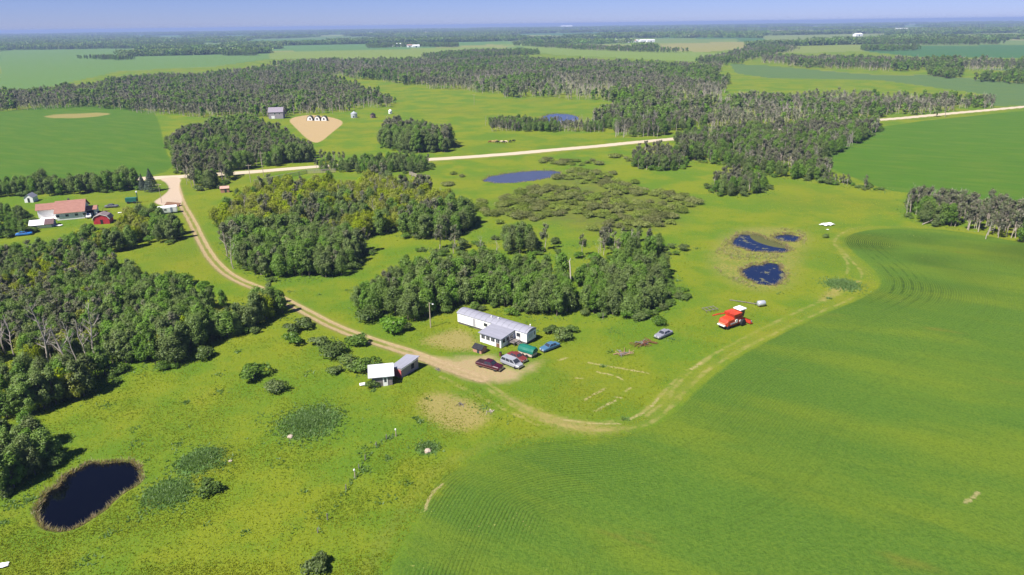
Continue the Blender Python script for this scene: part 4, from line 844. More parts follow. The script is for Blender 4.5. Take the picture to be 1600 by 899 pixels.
MB().loft([[(-2.55, y, z) for y, z in ((-1.75, 2.05), (1.8, 1.45), (1.8, 1.56), (-1.75, 2.16))], [(0, y, z) for y, z in ((-1.75, 2.24), (1.8, 1.62), (1.8, 1.73), (-1.75, 2.35))], [(2.8, y, z) for y, z in ((-1.75, 2.6), (1.8, 2.05), (1.8, 2.16), (-1.75, 2.71))]]).build('roof', grey_roof, s2)
B('eave_board', trim, s2, -2.5, 2.6, -1.8, -1.76, 2.06, 2.2).rotation_euler = (0, -.095, 0)
B('red_end_wall', redwall, s2, -2.56, -2.49, -1.5, .5, -.05, 1.62); B('doorway', black, s2, -2.58, -2.5, .55, 1.4, -.05, 1.35); B('window_hole', black, s2, .4, 1.2, -1.55, -1.47, .7, 1.7)
o = tag(link('metal_sheet', MB().loft([[(x_, y, z) for y, z in ((-.35, .0), (.35, .0), (.35, .03), (-.35, .03))] for x_ in (-.6, 0, .6)]).mesh('metal_sheet', whitem), None, (*G(567, 604), hz(*G(567, 604)) + .35), .3), 'white sheet of metal lying left of the white-roofed shed', 'sheet'); o.rotation_euler.x = .25
# neighbour's farmyard
rr = pm('red_brown_shingles', (.30, .15, .115), .9, .14, .8, grain=(1, 3, 1))
c, r_, L_ = frame((90, 346), (133, 342)); up = np.array([-math.sin(r_), math.cos(r_)])
hs_ = thing('farmhouse', 'white farmhouse with broad red-brown roof in the left farmyard', 'house', c + up * 5.5, r_)
gable(hs_, L_, 11.0, 2.9, 3.0, white, rr, .6); 
for i, u_ in enumerate((-4, -1, 2, 4.6)): opening(hs_, 'window', 'f', u_, 1.1, 1.3, 1.0, L_, 11.0, glass)
opening(hs_, 'door', 'r', -2, .1, 1.0, 2.1, L_, 11.0, brown); B('chimney', skirt, hs_, -1.0, -.4, .3, .9, 4.9, 6.6)
w_ = MB(); pr = [(1.2, 0), (5.0, 0), (5.0, 2.9), (1.2, 2.9)]; w_.loft([[(-L_/2 - 7.2, y, z) for y, z in pr], [(-L_/2 - .01, y, z) for y, z in pr]]); w_.build('wing_wall', white, hs_)
pr = [(.2, 2.72), (0.05, 2.86), (.25, 4.7), (5.5, 2.85), (5.5, 2.7)]; pr = [(.4, 2.95), (.4, 3.08), (2.9, 5.0), (5.5, 3.1), (5.5, 2.95)]
MB().loft([[(-L_/2 - 7.6, y, z) for y, z in pr], [(-L_/2 - .52, y, z) for y, z in pr]]).build('wing_roof', rr, hs_)
B('patio_slab', trim, hs_, -L_/2 - 6.5, -L_/2 - .6, -3.2, 1.1, .0, .16)
c, r2, L_ = frame((131, 339), (149, 338)); gr_ = thing('white_garage', 'small white annex with red-brown roof at the right end of the farmhouse', 'garage', c + up * 3, r_)
gable(gr_, 5.0, 4.5, 2.2, .9, white, rr, .3); opening(gr_, 'door', 'f', .4, .05, 2.4, 1.9, 5.0, 4.5, glass)
c, r2, L_ = frame((150, 351), (172, 350)); bn = thing('red_barn_shed', 'small red shed with rounded barn roof and white eaves', 'shed', c + up * 2.3, r_ - .15)
pr = [(-2.6, -.05), (2.6, -.05), (2.6, 1.7), (1.9, 2.7), (0, 3.4), (-1.9, 2.7), (-2.6, 1.7)]; red = pm('red_paint', (.42, .03, .04), .7, .15, 2)
MB().loft([[(x_, -2.2, z) for x_, z in pr], [(x_, 2.2, z) for x_, z in pr]]).build('wall', red, bn)
pr = [(-2.85, 1.62), (-2.05, 2.78), (0, 3.52), (2.05, 2.78), (2.85, 1.62), (2.97, 1.7), (2.13, 2.9), (0, 3.66), (-2.13, 2.9), (-2.97, 1.7)]
MB().loft([[(x_, -2.35, z) for x_, z in pr], [(x_, 2.35, z) for x_, z in pr]]).build('roof', pm('grey_brown_shingle', (.22, .17, .17), .9, .25, 3), bn)
pr2 = [(a * 1.005, b) for a, b in pr]; MB().loft([[(x_, -2.43, z) for x_, z in pr2], [(x_, -2.36, z) for x_, z in pr2]]).build('eave_trim', trim, bn); B('door', black, bn, -.35, .45, -2.26, -2.18, 0, 1.6)
c, r2, L_ = frame((41, 316), (54, 316)); o = thing('white_shed', 'little white gabled shed behind the left end of the farmhouse', 'shed', c + up * 2, r_); gable(o, 4.2, 3.2, 2.0, 1.3, white, grey_roof, .2); o.rotation_euler.z += math.pi / 2 - .2; opening(o, 'door', 'l', 0, .05, .8, 1.8, 4.2, 3.2, glass)
c, r2, L_ = frame((52, 358), (80, 356)); o = thing('tarped_shed', 'low shed under a white tarp with brown end in the left farmyard', 'shed', c + up * 2, r_)
pr = [(-2.2, 0), (2.2, 0), (2.2, 1.4), (0, 2.5), (-2.2, 1.4)]; MB().loft([[(-3.6, y, z) for y, z in pr], [(3.6, y, z) for y, z in pr]]).build('wall', pm('blue_grey_panel', (.22, .25, .33), .8, .2), o)
pr = [(-2.7, 1.3), (-2.65, 1.2), (0, 2.52), (2.6, 1.3), (2.65, 1.4), (0, 2.66)]; MB().loft([[(-3.8, y, z) for y, z in pr], [(.9, y, z) for y, z in pr]]).build('tarp', whitem, o); MB().loft([[(.92, y, z) for y, z in pr], [(3.8, y, z) for y, z in pr]]).build('roof', pm('dark_brown_roof', (.13, .08, .08), .9, .2), o); B('white_panel', white, o, -1.4, 3.0, -2.3, -2.22, .1, 1.2)
c, r2, L_ = frame((251, 335), (274, 334)); o = thing('camper_trailer', 'white box trailer beside the road junction', 'trailer', c + up * 1.4, r_ + .05)
pr = [(-1.2, .5), (1.2, .5), (1.25, 1.0), (1.25, 2.5), (1.0, 2.8), (-1.0, 2.8), (-1.25, 2.5), (-1.25, 1.0)]; MB().loft([[(-3.3, y * .96, z) for y, z in pr], [(-3.0, y, z) for y, z in pr], [(3.0, y, z) for y, z in pr], [(3.3, y * .96, z) for y, z in pr]]).build('body', whitem, o); opening(o, 'window', 'f', -.8, 1.4, 1.0, .7, 6.6, 2.5, glass); opening(o, 'door', 'f', 1.3, .55, .7, 1.8, 6.6, 2.5, pm('blue_grey_panel', (.22, .25, .33)))
for y_ in (-1.05, 1.05): wheel(o, 0, y_, .34)
MB().tube([(3.3, 0, .55), (4.6, 0, .5)], .06).build('hitch', black, o)
o = thing('lean_roof', 'dark brown collapsed board roof above the white box trailer', 'roof', G(270, 322), r_ - .5); MB().loft([[(-3, y, z) for y, z in ((-1.2, .2), (1.2, 1.2), (1.2, 1.3), (-1.2, .3))], [(3, y, z) for y, z in ((-1.2, .1), (1.2, .9), (1.2, 1.0), (-1.2, .2))]]).build('boards', brown, o); MB().tube([(-2.8, 1.1, 0), (-2.8, 1.1, 1.2)], .07).build('post', wood, o)
o = thing('green_machine', 'dark green farm implement with tall spout near the spruce', 'implement', G(208, 318), .2); gm = pm('green_machine_paint', (.02, .13, .10), .5, .2); B('hopper', gm, o, -2.4, 1.6, -.9, .9, .6, 2.2); MB().tube([(1.9, 0, 0), (2.0, 0, 4.2)], .18).build('spout', gm, o); B('cap', trim, o, 1.7, 2.3, -.3, .3, 4.2, 4.7)
for x_ in (-1.5, .8):
    for y_ in (-1.05, 1.05): wheel(o, x_, y_, .45)
o = thing('rusty_implement', 'rusty brown farm implement between the grey car and the red shed', 'implement', G(161, 334), .3)
for i in range(4): MB().tube([(-2 + i * 1.1, -.9, .35), (-1.6 + i * 1.1, .9, .5)], .09).build('beam', rust, o)
MB().tube([(-2.4, 0, .6), (2.4, 0, .75)], .12).build('frame', rust, o); MB().tube([(0, 0, .6), (.4, 0, 1.9), (1.4, 0, 2.1)], .08).build('mast', rust, o)
for x_ in (-1.4, 1.2): wheel(o, x_, -.7, .5, .16, rust)
# farm beyond the road
c, r2, L_ = frame((420, 186), (441, 186)); o = thing('grey_house', 'grey two-storey house half hidden in trees beside the bare hay patch', 'house', c + np.array([0, 4]), .15); gable(o, 10.5, 8, 5.0, 3.0, pm('grey_siding', (.30, .27, .30), .85, .15), pm('grey_shingle', (.26, .23, .27), .9, .2), .35)
opening(o, 'window', 'f', -.6, 3.0, 1.6, 1.4, 10.5, 8, glass); opening(o, 'window', 'f', 2.6, 3.0, 1.4, 1.4, 10.5, 8, glass); opening(o, 'door', 'f', -2.2, .1, 2.4, 2.1, 10.5, 8, white)
for i, px in enumerate((485, 496.5, 507)):
    o = thing('arched_shed', ('leftmost', 'middle', 'rightmost')[i] + ' of three small arched sheds with white fronts on the hay patch', 'shed', G(px, 188.5), .05, 'arched sheds on the hay patch')
    ar = [(2.3 * math.cos(a), 3.6 * math.sin(a) ** .85 if a not in (0, math.pi) else 0) for a in np.linspace(0, math.pi, 13)]
    MB().loft([[(x_, -2.0, z) for x_, z in ar], [(x_, 2.4, z) for x_, z in ar]]).build('shell', pm('mossy_roof', (.07, .085, .05), .9, .3), o)
    a2 = [(x_ * .84, z * .84 + .08) for x_, z in ar]; f_ = MB().loft([[(x_, -2.09, z) for x_, z in a2], [(x_, -2.0, z) for x_, z in a2]]).build('front', white, o); B('door', black, f_, -.45 + .3 * (i == 0), .55 + .3 * (i == 0), -2.13, -2.08, .7, 2.1)
def bin_(px, py, r, h, mat, lab, roofm=None):
    o = thing('grain_bin', lab, 'grain bin', G(px, py)); MB().lathe([(r, -.1), (r, h * .33), (r + .04, h * .34), (r, h * .35), (r, h * .66), (r + .04, h * .67), (r, h * .68), (r, h)], 20).build('wall', mat, o, False); MB().lathe([(r + .12, h - .02), (r * .5, h + r * .3), (.3, h + r * .55), (.3, h + r * .62), (.05, h + r * .66)], 20).build('roof', roofm or mat, o); B('door', glass, o, -.4, .4, -r - .04, -r + .2, .4, 1.5)
galv = pm('galvanised_steel', (.55, .57, .62), .4, .12, 1, metal=.4); bin_(553.5, 184, 2.4, 3.3, galv, 'round galvanised grain bin in the meadow beyond the road'); bin_(583, 184.5, 2.0, 2.6, pm('brown_bin', (.18, .12, .1), .8, .25), 'brown round granary right of the galvanised bin', black); bin_(610, 178, 1.4, 2.6, whitem, 'small white bin at the edge of the trees')
o = thing('plank_hut', 'small reddish board hut beside the driveway grove', 'hut', G(352, 300), .3); gable(o, 3.4, 2.6, 1.8, .7, pm('reddish_boards', (.42, .22, .15)), pm('pinkish_roof', (.5, .30, .24), .85, .2), .2); opening(o, 'door', 'f', .3, 0, .8, 1.6, 3.4, 2.6, glass)

# ------------------------------------------------------------------ vehicles
def ring8(x, w, z0, z1, c=.12): return [(x, -w + c, z0), (x, w - c, z0), (x, w, z0 + c), (x, w, z1 - c), (x, w - c, z1), (x, -w + c, z1), (x, -w, z1 - c), (x, -w, z0 + c)]
def lerp(a, b, t): return tuple(a[i] + (b[i] - a[i]) * t for i in range(3))
def pane(o, quad, u0, u1, v0, v1, name, off=.015):
    a, b, c, d = quad; P_ = lambda u, v: Vector(lerp(lerp(a, b, u), lerp(d, c, u), v)); n = (Vector(b) - Vector(a)).cross(Vector(d) - Vector(a)).normalized()
    ctr = (Vector(a) + Vector(b) + Vector(c) + Vector(d)) / 4
    if n.dot(ctr - Vector((ctr.x * .5, 0, 1.0))) < 0: n = -n
    q = [P_(u0, v0), P_(u1, v0), P_(u1, v1), P_(u0, v1)]; V = [p_ - n * .02 for p_ in q] + [p_ + n * off for p_ in q]
    return MB().add(V, [(0, 1, 2, 3), (4, 5, 6, 7), (0, 1, 5, 4), (1, 2, 6, 5), (2, 3, 7, 6), (3, 0, 4, 7)]).build(name, glass, o)
def vehicle(name, label, cat, a, b, paint, body, cab, wheels, wr=.33, extra=None, z=None):
    """a, b: photo places of tail and nose on the ground; body stations (x, half width, z0, z1); cab (base x0, x1, top x0, x1, z0, z1, wbase, wtop)"""
    p, q = G(*a), G(*b); d = q - p; o = thing(name, label, cat, (p + q) / 2, math.atan2(d[1], d[0]), z=z)
    MB().loft([ring8(*s) for s in body]).build('body', paint, o, False)
    for cb in (cab if isinstance(cab[0], tuple) else (cab,)):
        x0, x1, t0, t1, z0, z1, wb, wt = cb
        A = [(x0, -wb, z0), (x1, -wb, z0), (x1, wb, z0), (x0, wb, z0)]; T_ = [(t0, -wt, z1), (t1, -wt, z1), (t1, wt, z1), (t0, wt, z1)]
        cbn = MB().loft([A, T_]).build('cabin', paint, o)
        pane(cbn, (A[1], A[2], T_[2], T_[1]), .07, .93, .1, .9, 'windshield'); pane(cbn, (A[3], A[0], T_[0], T_[3]), .1, .9, .14, .88, 'rear_window')
        for s, qd in (('l', (A[0], A[1], T_[1], T_[0])), ('r', (A[2], A[3], T_[3], T_[2]))):
            for u0, u1 in (((.08, .48), (.53, .92)) if x1 - x0 < 3.2 else ((.04, .33), (.37, .64), (.68, .95))): pane(cbn, qd, u0, u1, .14, .88, 'side_window')
    xm, xn = body[0][0], body[-1][0]; w = body[1][1]
    for s in (-1, 1):
        for xx in wheels: wheel(o, xx, s * (w - .12), wr)
        B('headlight', trim, o, xn - .1, xn + .015, s * (w - .45) - .16, s * (w - .45) + .16, .58, .74); B('taillight', red, o, xm - .015, xm + .1, s * (w - .4) - .13, s * (w - .4) + .13, .65, .82)
    B('bumper', chrome, o, xn - .05, xn + .09, -w + .12, w - .12, .36, .52); B('bumper', chrome, o, xm - .09, xm + .05, -w + .12, w - .12, .36, .52)
    return o
def paint(n, c, r=.3): return pm(n, c, r, .12, 1.2, spec=.5)
sedan = [(-2.35, .72, .45, .82), (-2.2, .86, .32, .92), (-1.2, .9, .28, .95), (.8, .9, .28, .95), (2.0, .87, .3, .88), (2.4, .74, .42, .78)]; scab = (-1.55, 1.05, -.95, .35, .93, 1.42, .84, .62)
mar = paint('maroon_paint', (.055, .006, .016)); pk = vehicle('pickup_truck', 'maroon pickup truck parked on the bare yard', 'pickup truck', (745, 569), (785, 580), mar, [(-2.85, .86, .5, 1.02), (-2.7, .96, .45, 1.08), (.3, .97, .4, 1.1), (1.4, .97, .4, 1.12), (2.6, .94, .42, 1.06), (2.85, .84, .5, .95)], (-.95, 1.35, -.75, .65, 1.08, 1.72, .9, .7), (-1.75, 1.8), .4)
MB().add([(-2.65, -.78, 1.1), (-1.05, -.78, 1.1), (-1.05, .78, 1.1), (-2.65, .78, 1.1)], [(0, 1, 2, 3)]).build('cargo_bed', pm('dark_bed_liner', (.03, .012, .015), .8, .2), pk)
B('fender_trim', pm('tan_trim', (.3, .2, .14)), pk, -2.5, 2.4, -.99, -.965, .48, .53)
sil = paint('silver_paint', (.30, .31, .34)); vehicle('minivan', 'silver minivan parked nose down the yard beside the maroon pickup', 'minivan', (783, 564), (817, 577), sil, [(-2.4, .82, .4, 1.0), (-2.25, .95, .3, 1.05), (.9, .96, .28, 1.05), (1.9, .92, .3, .95), (2.4, .8, .4, .8)], (-2.3, 1.7, -2.05, .75, 1.04, 1.72, .92, .74), (-1.5, 1.5), .34)
vehicle('red_car', 'faded red car wedged between the minivan and the green tarp', 'car', (797, 556), (819, 566), paint('faded_red_paint', (.15, .022, .02), .6), sedan, scab, (-1.4, 1.45), .31)
vehicle('blue_car', 'old blue car sunk in the grass right of the mobile home', 'car', (873, 539), (845, 550), paint('faded_blue_paint', (.055, .14, .24), .5), sedan, scab, (-1.4, 1.45), .31)
vehicle('grey_car', 'old grey car in the grass left of the orange combine', 'car', (1048, 520), (1025, 530), paint('faded_grey_paint', (.22, .22, .26), .5), sedan, scab, (-1.4, 1.45), .31)
vehicle('dark_car', 'dark grey car parked right of the farmhouse annex', 'car', (166, 326), (184, 325), paint('dark_grey_paint', (.09, .09, .11), .4), sedan, scab, (-1.4, 1.45), .31)
vehicle('blue_hatchback', 'bright blue car at the left farmyard trees', 'car', (28, 369), (48, 367), paint('bright_blue_paint', (.02, .16, .5), .35), sedan, scab, (-1.4, 1.45), .31)
vehicle('small_white_car', 'white car in front of the farmhouse annex', 'car', (138, 345), (142, 336), paint('white_paint', (.75, .75, .75), .4), sedan, scab, (-1.4, 1.45), .31)

# combine harvester
p, q = G(1128, 515), G(1162, 503); d = q - p; cb = thing('combine_harvester', 'orange-red combine harvester with white cab roof parked in the grass', 'combine harvester', (p + q) / 2 + np.array([0, .3]), math.atan2(d[1], d[0]))
org = pm('orange_red_paint', (.50, .05, .016), .55, .35, 1.5, spec=.4)
pr = lambda x, w, z0, z1, t: [(x, -w, z0), (x, w, z0), (x, w, z1 - t), (x, w - t, z1), (x, -w + t, z1), (x, -w, z1 - t)]
MB().loft([pr(-3.7, 1.0, .95, 1.7, .2), pr(-3.2, 1.25, .75, 2.3, .25), (pr(-1.0, 1.3, .7, 2.5, .25)), pr(1.4, 1.3, .7, 2.5, .25), pr(1.9, 1.2, .8, 2.3, .25)]).build('body', org, cb)
MB().loft([[(-1.3, -1.25, 2.45), (1.0, -1.25, 2.45), (1.0, 1.25, 2.45), (-1.3, 1.25, 2.45)], [(-1.6, -1.5, 3.3), (1.15, -1.5, 3.3), (1.15, 1.5, 3.3), (-1.6, 1.5, 3.3)]]).build('grain_tank', org, cb)
cabn = MB().loft([[(1.2, -.85, 1.9), (2.5, -.85, 1.9), (2.5, .85, 1.9), (1.2, .85, 1.9)], [(1.25, -.8, 3.55), (2.75, -.8, 3.55), (2.75, .8, 3.55), (1.25, .8, 3.55)]]).build('cab', glass, cb); B('cab_roof', whitem, cabn, 1.0, 3.05, -1.05, 1.05, 3.55, 3.78)
for yy in (-.82, .82): MB().tube([(2.55, yy, 1.9), (2.8, yy * .98, 3.55)], .06).build('cab_post', org, cabn)
MB().loft([pr(1.8, .7, .9, 1.7, .1), pr(3.3, .7, .35, 1.0, .1)]).build('feeder_house', org, cb)
hd = MB().loft([[(3.3, y, z) for y, z in ((-2.3, .25), (2.3, .25), (2.3, 1.15), (-2.3, 1.15))], [(3.5, y, z) for y, z in ((-2.3, .2), (2.3, .2), (2.3, .5), (-2.3, .5))], [(4.3, y, z) for y, z in ((-2.3, .15), (2.3, .15), (2.3, .25), (-2.3, .25))]]).build('header', org, cb)
MB().lathe([(.28, -2.1), (.28, 2.1)], 10, 'y', (3.85, 0, .55)).build('auger', pm('grey_steel', (.4, .4, .4), .5, .2), hd)
MB().tube([(-.6, 1.5, 2.6), (-3.0, 1.9, 2.8), (-4.6, 2.1, 2.75)], .17, 8).build('unloading_auger', org, cb)
B('straw_hood', trim, cb, -4.2, -3.55, -1.0, 1.0, .9, 1.1); B('rear_panel', pm('pale_orange', (.6, .22, .12), .6, .2), cb, -3.86, -3.7, -.85, .85, 1.2, 1.5)
MB().lathe([(.45, -1.42), (.45, -1.31), (.12, -1.31), (.12, -1.42)], 14, 'y', (-.5, 0, 1.6)).build('pulley', trim, cb); MB().lathe([(.3, -1.4), (.3, -1.31)], 12, 'y', (.8, 0, 1.3)).build('pulley', trim, cb); B('belt_guard', pm('grey_steel', (.4, .4, .4)), cb, -2.4, -.9, -1.38, -1.31, 1.1, 1.4)
for s in (-1, 1): wheel(cb, 1.5, s * 1.55, .82, .55, trim); wheel(cb, -2.9, s * 1.15, .48, .3, trim)
for i in range(5): MB().tube([(1.15, -.95, .5 + i * .3), (1.5, -.95, .5 + i * .3)], .03, 4).build('ladder_rung', trim, cb)
# tank, harrow frame, scrap
o = thing('fuel_tank', 'white cylindrical tank lying above the combine', 'tank', G(1189, 479), .25); MB().lathe([(.1, -1.0), (.55, -.95), (.68, -.8), (.68, .8), (.55, .95), (.1, 1.0)], 16, 'x', (0, 0, .8)).build('tank', galv, o, True)
for x_ in (-.6, .6): B('cradle', rust, o, x_ - .08, x_ + .08, -.5, .5, -.05, .35)
o = thing('steel_pipe', 'long thin grey pipe lying in the grass left of the white tank', 'pipe', G(1166, 474)); p = G(1140, 470) - G(1166, 474); q = G(1184, 477) - G(1166, 474); MB().tube([(p[0], p[1], .15), (0, 0, .2), (q[0], q[1], .18)], .11).build('pipe', wood, o); MB().lathe([(.16, -.05), (.16, .05)], 8, 'x', (0, 0, .2)).build('collar', rust, o)
o = thing('harrow_frame', 'dark rectangular implement frame in the grass above the combine', 'implement', G(1109, 486), .35)
for y_ in (-.9, .9): MB().tube([(-1.7, y_, .45), (1.7, y_, .55)], .08).build('beam', wood, o)
for x_ in (-1.6, -.5, .6, 1.6): MB().tube([(x_, -.9, .5), (x_, .9, .5)], .06).build('crossbar', wood, o); MB().tube([(x_, -.9, .5), (x_, -.9, 0)], .05).build('tine', wood, o)
def pile(px, py, n, lab, mat, rad, seed):
    o = thing('scrap_pile', lab, 'scrap pile', G(px, py)); g = random.Random(seed); o.scale = (1, 1, 1) if seed < 4 else (.55, .55, .55)
    for i in range(n):
        a = g.uniform(0, 3.14); L_ = g.uniform(.5, 1.4); x_, y_ = g.gauss(0, rad), g.gauss(0, rad * .6); z_ = g.uniform(.1, .55)
        MB().tube([(x_ - math.cos(a) * L_, y_ - math.sin(a) * L_, z_ * .5), (x_ + math.cos(a) * L_, y_ + math.sin(a) * L_, z_ + g.uniform(-.1, .3))], g.uniform(.05, .11), 5).build('scrap_piece', mat if i % 3 else wood, o)
pile(975, 552, 14, 'pale brown board pile left of the grey car', pm('old_boards', (.30, .19, .12), .9, .4), .8, 1); pile(1000, 538, 12, 'dark rusty scrap heap touching the grey car side', rust, .8, 2); pile(1012, 535, 9, 'tangled rusty scrap nearest the grey car', rust, .6, 3); pile(720, 633, 7, 'small dark debris on the dry patch', skirt, .5, 4); pile(764, 644, 6, 'pale boards at the edge of the dry patch', pm('pale_boards', (.55, .45, .36)), .6, 5); pile(684, 580, 6, 'dark junk beside the driveway below the yard', skirt, .35, 6)
def sheet(px, py, s, lab, seed):
    g = random.Random(seed); x, y = G(px, py); V = []; n_ = 7
    for i in range(n_):
        for j in range(n_): V.append(((i / 6 - .5) * 3.2 * s * (1 + .3 * (j % 2)), (j / 6 - .5) * 2.4 * s * (1 - .1 * i / 6 * (j % 3)), .18 + g.uniform(0, .4) * s))
    o = link('plastic_sheet', MB().add(V, [(i * n_ + j, (i + 1) * n_ + j, (i + 1) * n_ + j + 1, i * n_ + j + 1) for i in range(n_ - 1) for j in range(n_ - 1)]).mesh('plastic_sheet', pm('white_plastic', (.82, .82, .83), .5, .08)), None, (x, y, hz(x, y)), .3); sm = o.modifiers.new('thickness', 'SOLIDIFY'); sm.thickness = .04
    tag(o, lab, 'sheet')
sheet(1293, 352, 1.15, 'crumpled white plastic sheet near the small pond', 3); sheet(1283, 352, .35, 'small white scrap left of the crumpled sheet', 4); sheet(1293, 360, .25, 'tiny white scrap below the crumpled sheet', 5); sheet(92, 354, .6, 'white tarp heap beside the tarped shed', 6); sheet(3, 885, .4, 'pale scrap at the bottom left edge', 9); sheet(188, 334, .4, 'white scrap in the grass right of the red shed', 10)
def stone(px, py, r, lab, seed):
    bm = bmesh.new(); bmesh.ops.create_icosphere(bm, subdivisions=2, radius=r); g = random.Random(seed)
    for v in bm.verts: v.co *= g.uniform(.8, 1.15); v.co.z *= .6
    me = bpy.data.meshes.new('field_stone'); bm.to_mesh(me); bm.free(); me.materials.append(pm('field_stone', (.45, .36, .28), .9, .3)); x, y = G(px, py); tag(link('field_stone', me, None, (x, y, hz(x, y) + r * .25)), lab, 'stone')
stone(668, 709, .55, 'pale stone in the dark weed tuft left of the crop', 1); stone(454, 686, .5, 'pale stone at the foot of the round weedy mound', 2); stone(360, 722, .3, 'small white stone right of the weedy mound', 3)

# ------------------------------------------------------------------ poles, fence posts, fences
polew = pm('pole_wood', (.40, .33, .24), .85, .25, 3)
def pole(px, py, h, lab, lamp=False, arm=True, r=.14):
    o = thing('utility_pole', lab, 'pole', G(px, py)); MB().tube([(0, 0, -.3), (0, 0, h)], [r, r * .7], 8).build('shaft', polew, o)
    if arm: B('crossarm', polew, o, -1.1, 1.1, -.16, -.04, h - .7, h - .55)
    if arm:
        for x_ in (-.95, .95): MB().lathe([(.04, h - .55), (.06, h - .45), (.03, h - .38)], 6, c=(x_, -.1, 0)).build('insulator', trim, o)
    if lamp: MB().tube([(0, 0, h - .3), (.5, -.3, h - .05), (.8, -.5, h - .1)], .035, 5).build('lamp_arm', chrome, o); MB().lathe([(.05, h - .1), (.22, h - .2), (.18, h - .3)], 10, c=(.85, -.53, 0)).build('lamp_head', trim, o)
pole(673, 512, 6.2, 'wooden lamp pole standing left of the mobile home', True, False); pole(412, 276, 11.5, 'tall wooden utility pole by the road left of the rail fence'); pole(392, 286, 8.5, 'shorter wooden utility pole nearest the driveway grove'); pole(520, 178, 9.0, 'lone utility pole behind the hay patch'); pole(253, 318, 8.0, 'thin utility pole beside the road junction', False, True, .1); pole(741, 164, 9.0, 'distant utility pole in the far meadow', False, True); pole(1188, 256, 10, 'thin pole in the wood below the far road', False, False)
FP = [(555, 749, 1.5, True, 'lower of two white-topped fence posts in the meadow'), (619, 684, 1.4, True, 'upper of two white-topped fence posts in the meadow'), (604, 689, 1.0, False, 'fence post just left of the upper white-topped post'), (588, 700, .9, False, 'leaning fence post among dry weeds'), (571, 721, 1.0, False, 'fence post between the two white-topped posts'), (561, 735, .9, False, 'short fence post above the lower white-topped post'), (541, 768, 1.0, False, 'fence post below the lower white-topped post'), (512, 815, 1.1, False, 'lowest fence post toward the grey-green bush'), (497, 835, .8, False, 'short fence post beside the grey-green bush'), (942, 499, 1.6, False, 'pale post in front of the grove right of the bare pole')]
for px, py, h, cap, lab in FP:
    o = thing('fence_post', lab, 'fence post', G(px, py)); MB().tube([(0, 0, -.2), (.04, .02, h)], [.085, .075], 7).build('shaft', wood if not cap else polew, o)
    if cap: MB().lathe([(.13, h - .18), (.15, h), (.1, h + .12), (.02, h + .14)], 8).build('cap', trim, o)
def rails(pts, lab, h=1.5, mat=None):
    P_ = GP(pts); o = thing('rail_fence', lab, 'fence', P_[0]); Q = P_ - P_[0]
    for i in range(len(Q) - 1):
        n_ = max(1, int(np.linalg.norm(Q[i+1] - Q[i]) / 3))
        for k_ in range(n_):
            a = Q[i] + (Q[i+1] - Q[i]) * k_ / n_; b = Q[i] + (Q[i+1] - Q[i]) * (k_ + 1) / n_; MB().tube([(a[0], a[1], -.2), (a[0], a[1], h + .2)], .12, 6).build('post', mat or wood, o)
            for z_ in (.35, .75, 1.15, 1.5): MB().tube([(a[0], a[1], z_ * h / 1.5), (b[0], b[1], z_ * h / 1.5)], .09, 5).build('rail', mat or wood, o)
rails([(398, 288), (418, 284), (455, 277), (480, 272), (525, 270)], 'long grey rail fence below the road beside the yellow-green grove', 1.9, greyb); rails([(640, 274), (655, 279), (672, 280)], 'short grey pole fence in the meadow by the roadside hedge', 1.6, greyb)

# ------------------------------------------------------------------ cattle
def cow_mesh(name, mat):
    V = [(-.95,0,1.1),(-.5,0,1.05),(0,0,1.0),(.5,0,1.05),(.8,0,1.2),(1.1,0,1.1),(1.4,0,.8),(1.6,0,.6),  (-.85,.24,.75),(-.95,.24,.42),(-.88,.24,.0),(-.85,-.24,.75),(-.95,-.24,.42),(-.88,-.24,.0),  (.6,.22,.7),(.62,.22,.38),(.6,.22,0),(.6,-.22,.7),(.62,-.22,.38),(.6,-.22,0), (-1.1,0,.8),(-1.12,0,.4)]
    Ed = [(0,1),(1,2),(2,3),(3,4),(4,5),(5,6),(6,7),(0,8),(8,9),(9,10),(0,11),(11,12),(12,13),(3,14),(14,15),(15,16),(3,17),(17,18),(18,19),(0,20),(20,21)]
    R_ = [.3,.38,.4,.38,.28,.18,.15,.1,.17,.08,.07,.17,.08,.07,.13,.07,.06,.13,.07,.06,.04,.04]
    me = bpy.data.meshes.new(name); me.from_pydata(V, Ed, []); o = bpy.data.objects.new(name, me); COL.objects.link(o); sk = o.modifiers.new('skin', 'SKIN'); 
    for i, v in enumerate(me.skin_vertices[0].data): v.radius = (R_[i], R_[i]); v.use_root = (i == 2)
    su = o.modifiers.new('sub', 'SUBSURF'); su.levels = 1; dg = bpy.context.evaluated_depsgraph_get(); m2 = bpy.data.meshes.new_from_object(o.evaluated_get(dg)); bpy.data.objects.remove(o); m2.materials.clear(); m2.materials.append(mat); return m2
hides = [('tan', (.42, .26, .13)), ('black', (.015, .013, .012)), ('cream', (.6, .48, .34)), ('red-brown', (.2, .07, .03))]
hm = {n_: cow_mesh('cow', pm(n_ + '_hide', c_, .8, .15)) for n_, c_ in hides}
COWS = [(765.5, 223.5, 'red-brown', 'leftmost red-brown cow of the herd by the road'), (771, 223.5, 'tan', 'tan cow second from the left of the herd'), (775, 222.8, 'tan', 'tan cow beside the first black cow'), (778.5, 224.3, 'black', 'leftmost black cow of the herd'), (783.5, 223.6, 'cream', 'cream cow in the middle of the herd'), (787, 224.4, 'black', 'black cow right of the cream cow'), (791, 223.6, 'cream', 'rightmost cream cow of the herd'), (797, 223.2, 'black', 'black cow second from the right of the herd'), (802, 222.6, 'black', 'rightmost black cow of the herd')]
for i, (px, py, n_, lab) in enumerate(COWS): x, y = G(px, py); tag(link('cow', hm[n_], None, (x, y, hz(x, y) + .02), (.2, 3.0, .5, 3.3, -.2, .1, 2.8, 1.2, .4)[i]), lab, 'cow', 'cattle grazing beyond the road')

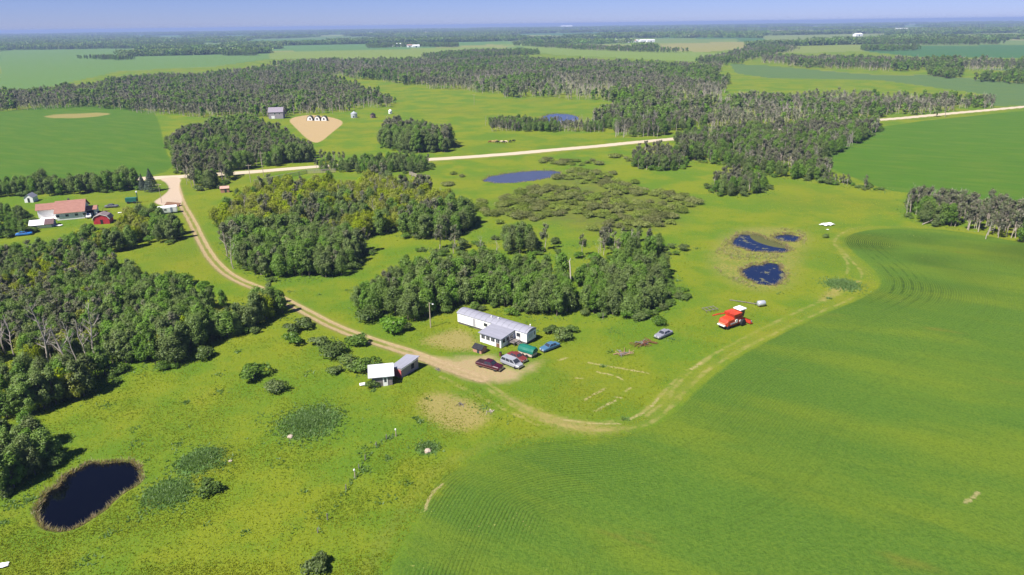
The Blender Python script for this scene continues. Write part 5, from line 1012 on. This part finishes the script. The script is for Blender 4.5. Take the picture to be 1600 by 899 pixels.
# ------------------------------------------------------------------ farmsteads kilometres away
def far_building(px, py, L_, W_, h, lab, rf, rz=0.3):
    o = thing('farm_building', lab, 'building', G(px, py), rz, z=0.0); gable(o, L_, W_, h, W_ * .22, white, rf, .5); B('door', glass, o, -2, 2, -W_/2 - .1, -W_/2 + .1, 0, h * .7)
pinkr = pm('pale_red_roof', (.45, .28, .22), .85, .1)
for px, py, L_, W_, h, lab, rf in ((608, 73, 20, 12, 6, 'leftmost white building of the farmstead in the far left field', whitem), (615, 73.3, 9, 8, 5, 'small white building second from the left in the far left farmstead', whitem), (624, 73, 18, 12, 8, 'largest white building of the far left farmstead', whitem), (640, 74, 16, 10, 6, 'pinkish-roofed house of the far left farmstead', pinkr), (650, 74, 22, 12, 5, 'rightmost pale building of the far left farmstead', whitem),
    (937, 66, 22, 12, 6, 'leftmost pale building of the farmstead in the far centre', whitem), (963, 66.5, 18, 12, 7, 'white building with dark door in the far centre farmstead', whitem), (978, 67, 12, 12, 10, 'tall narrow white building of the far centre farmstead', whitem), (987, 66.5, 30, 14, 6, 'pink-roofed long barn of the far centre farmstead', pinkr), (994, 66, 14, 10, 6, 'small white building right of the pink-roofed barn', whitem), (1007, 65.5, 40, 14, 5, 'long low white building of the far centre farmstead', whitem), (1016, 66, 30, 12, 6, 'rightmost white building of the far centre farmstead', whitem),
    (670, 53.3, 60, 30, 9, 'lone white building on the far left skyline', whitem), (697, 50.2, 50, 30, 10, 'lone white dot of a building near the skyline', whitem), (804, 54.5, 50, 30, 9, 'pale buildings beyond the centre fields', whitem), (1408, 50, 80, 40, 10, 'lone white building on the far right skyline', whitem), (885, 43.2, 200, 90, 14, 'long white building on the hazy horizon', whitem), (1340, 57, 34, 20, 8, 'white building right of the far right tree belt', whitem)):
    far_building(px, py, L_, W_, h, lab, rf)

# ------------------------------------------------------------------ haze: the air between here and the horizon
hb = MB().box(-70000, 70000, -56000, 70000, -2.5, H + 8).mesh('haze', bpy.data.materials.new('haze')); hm_ = hb.materials[0]; hm_.use_nodes = True; nt = hm_.node_tree; nt.nodes.clear()
vo = nt.nodes.new('ShaderNodeVolumePrincipled'); vo.inputs['Color'].default_value = (.40, .53, .86, 1); vo.inputs['Density'].default_value = 0.00013; vo.inputs['Anisotropy'].default_value = 0.0
out = nt.nodes.new('ShaderNodeOutputMaterial'); nt.links.new(vo.outputs[0], out.inputs['Volume'])
tag(link('haze', hb), kind='stuff')
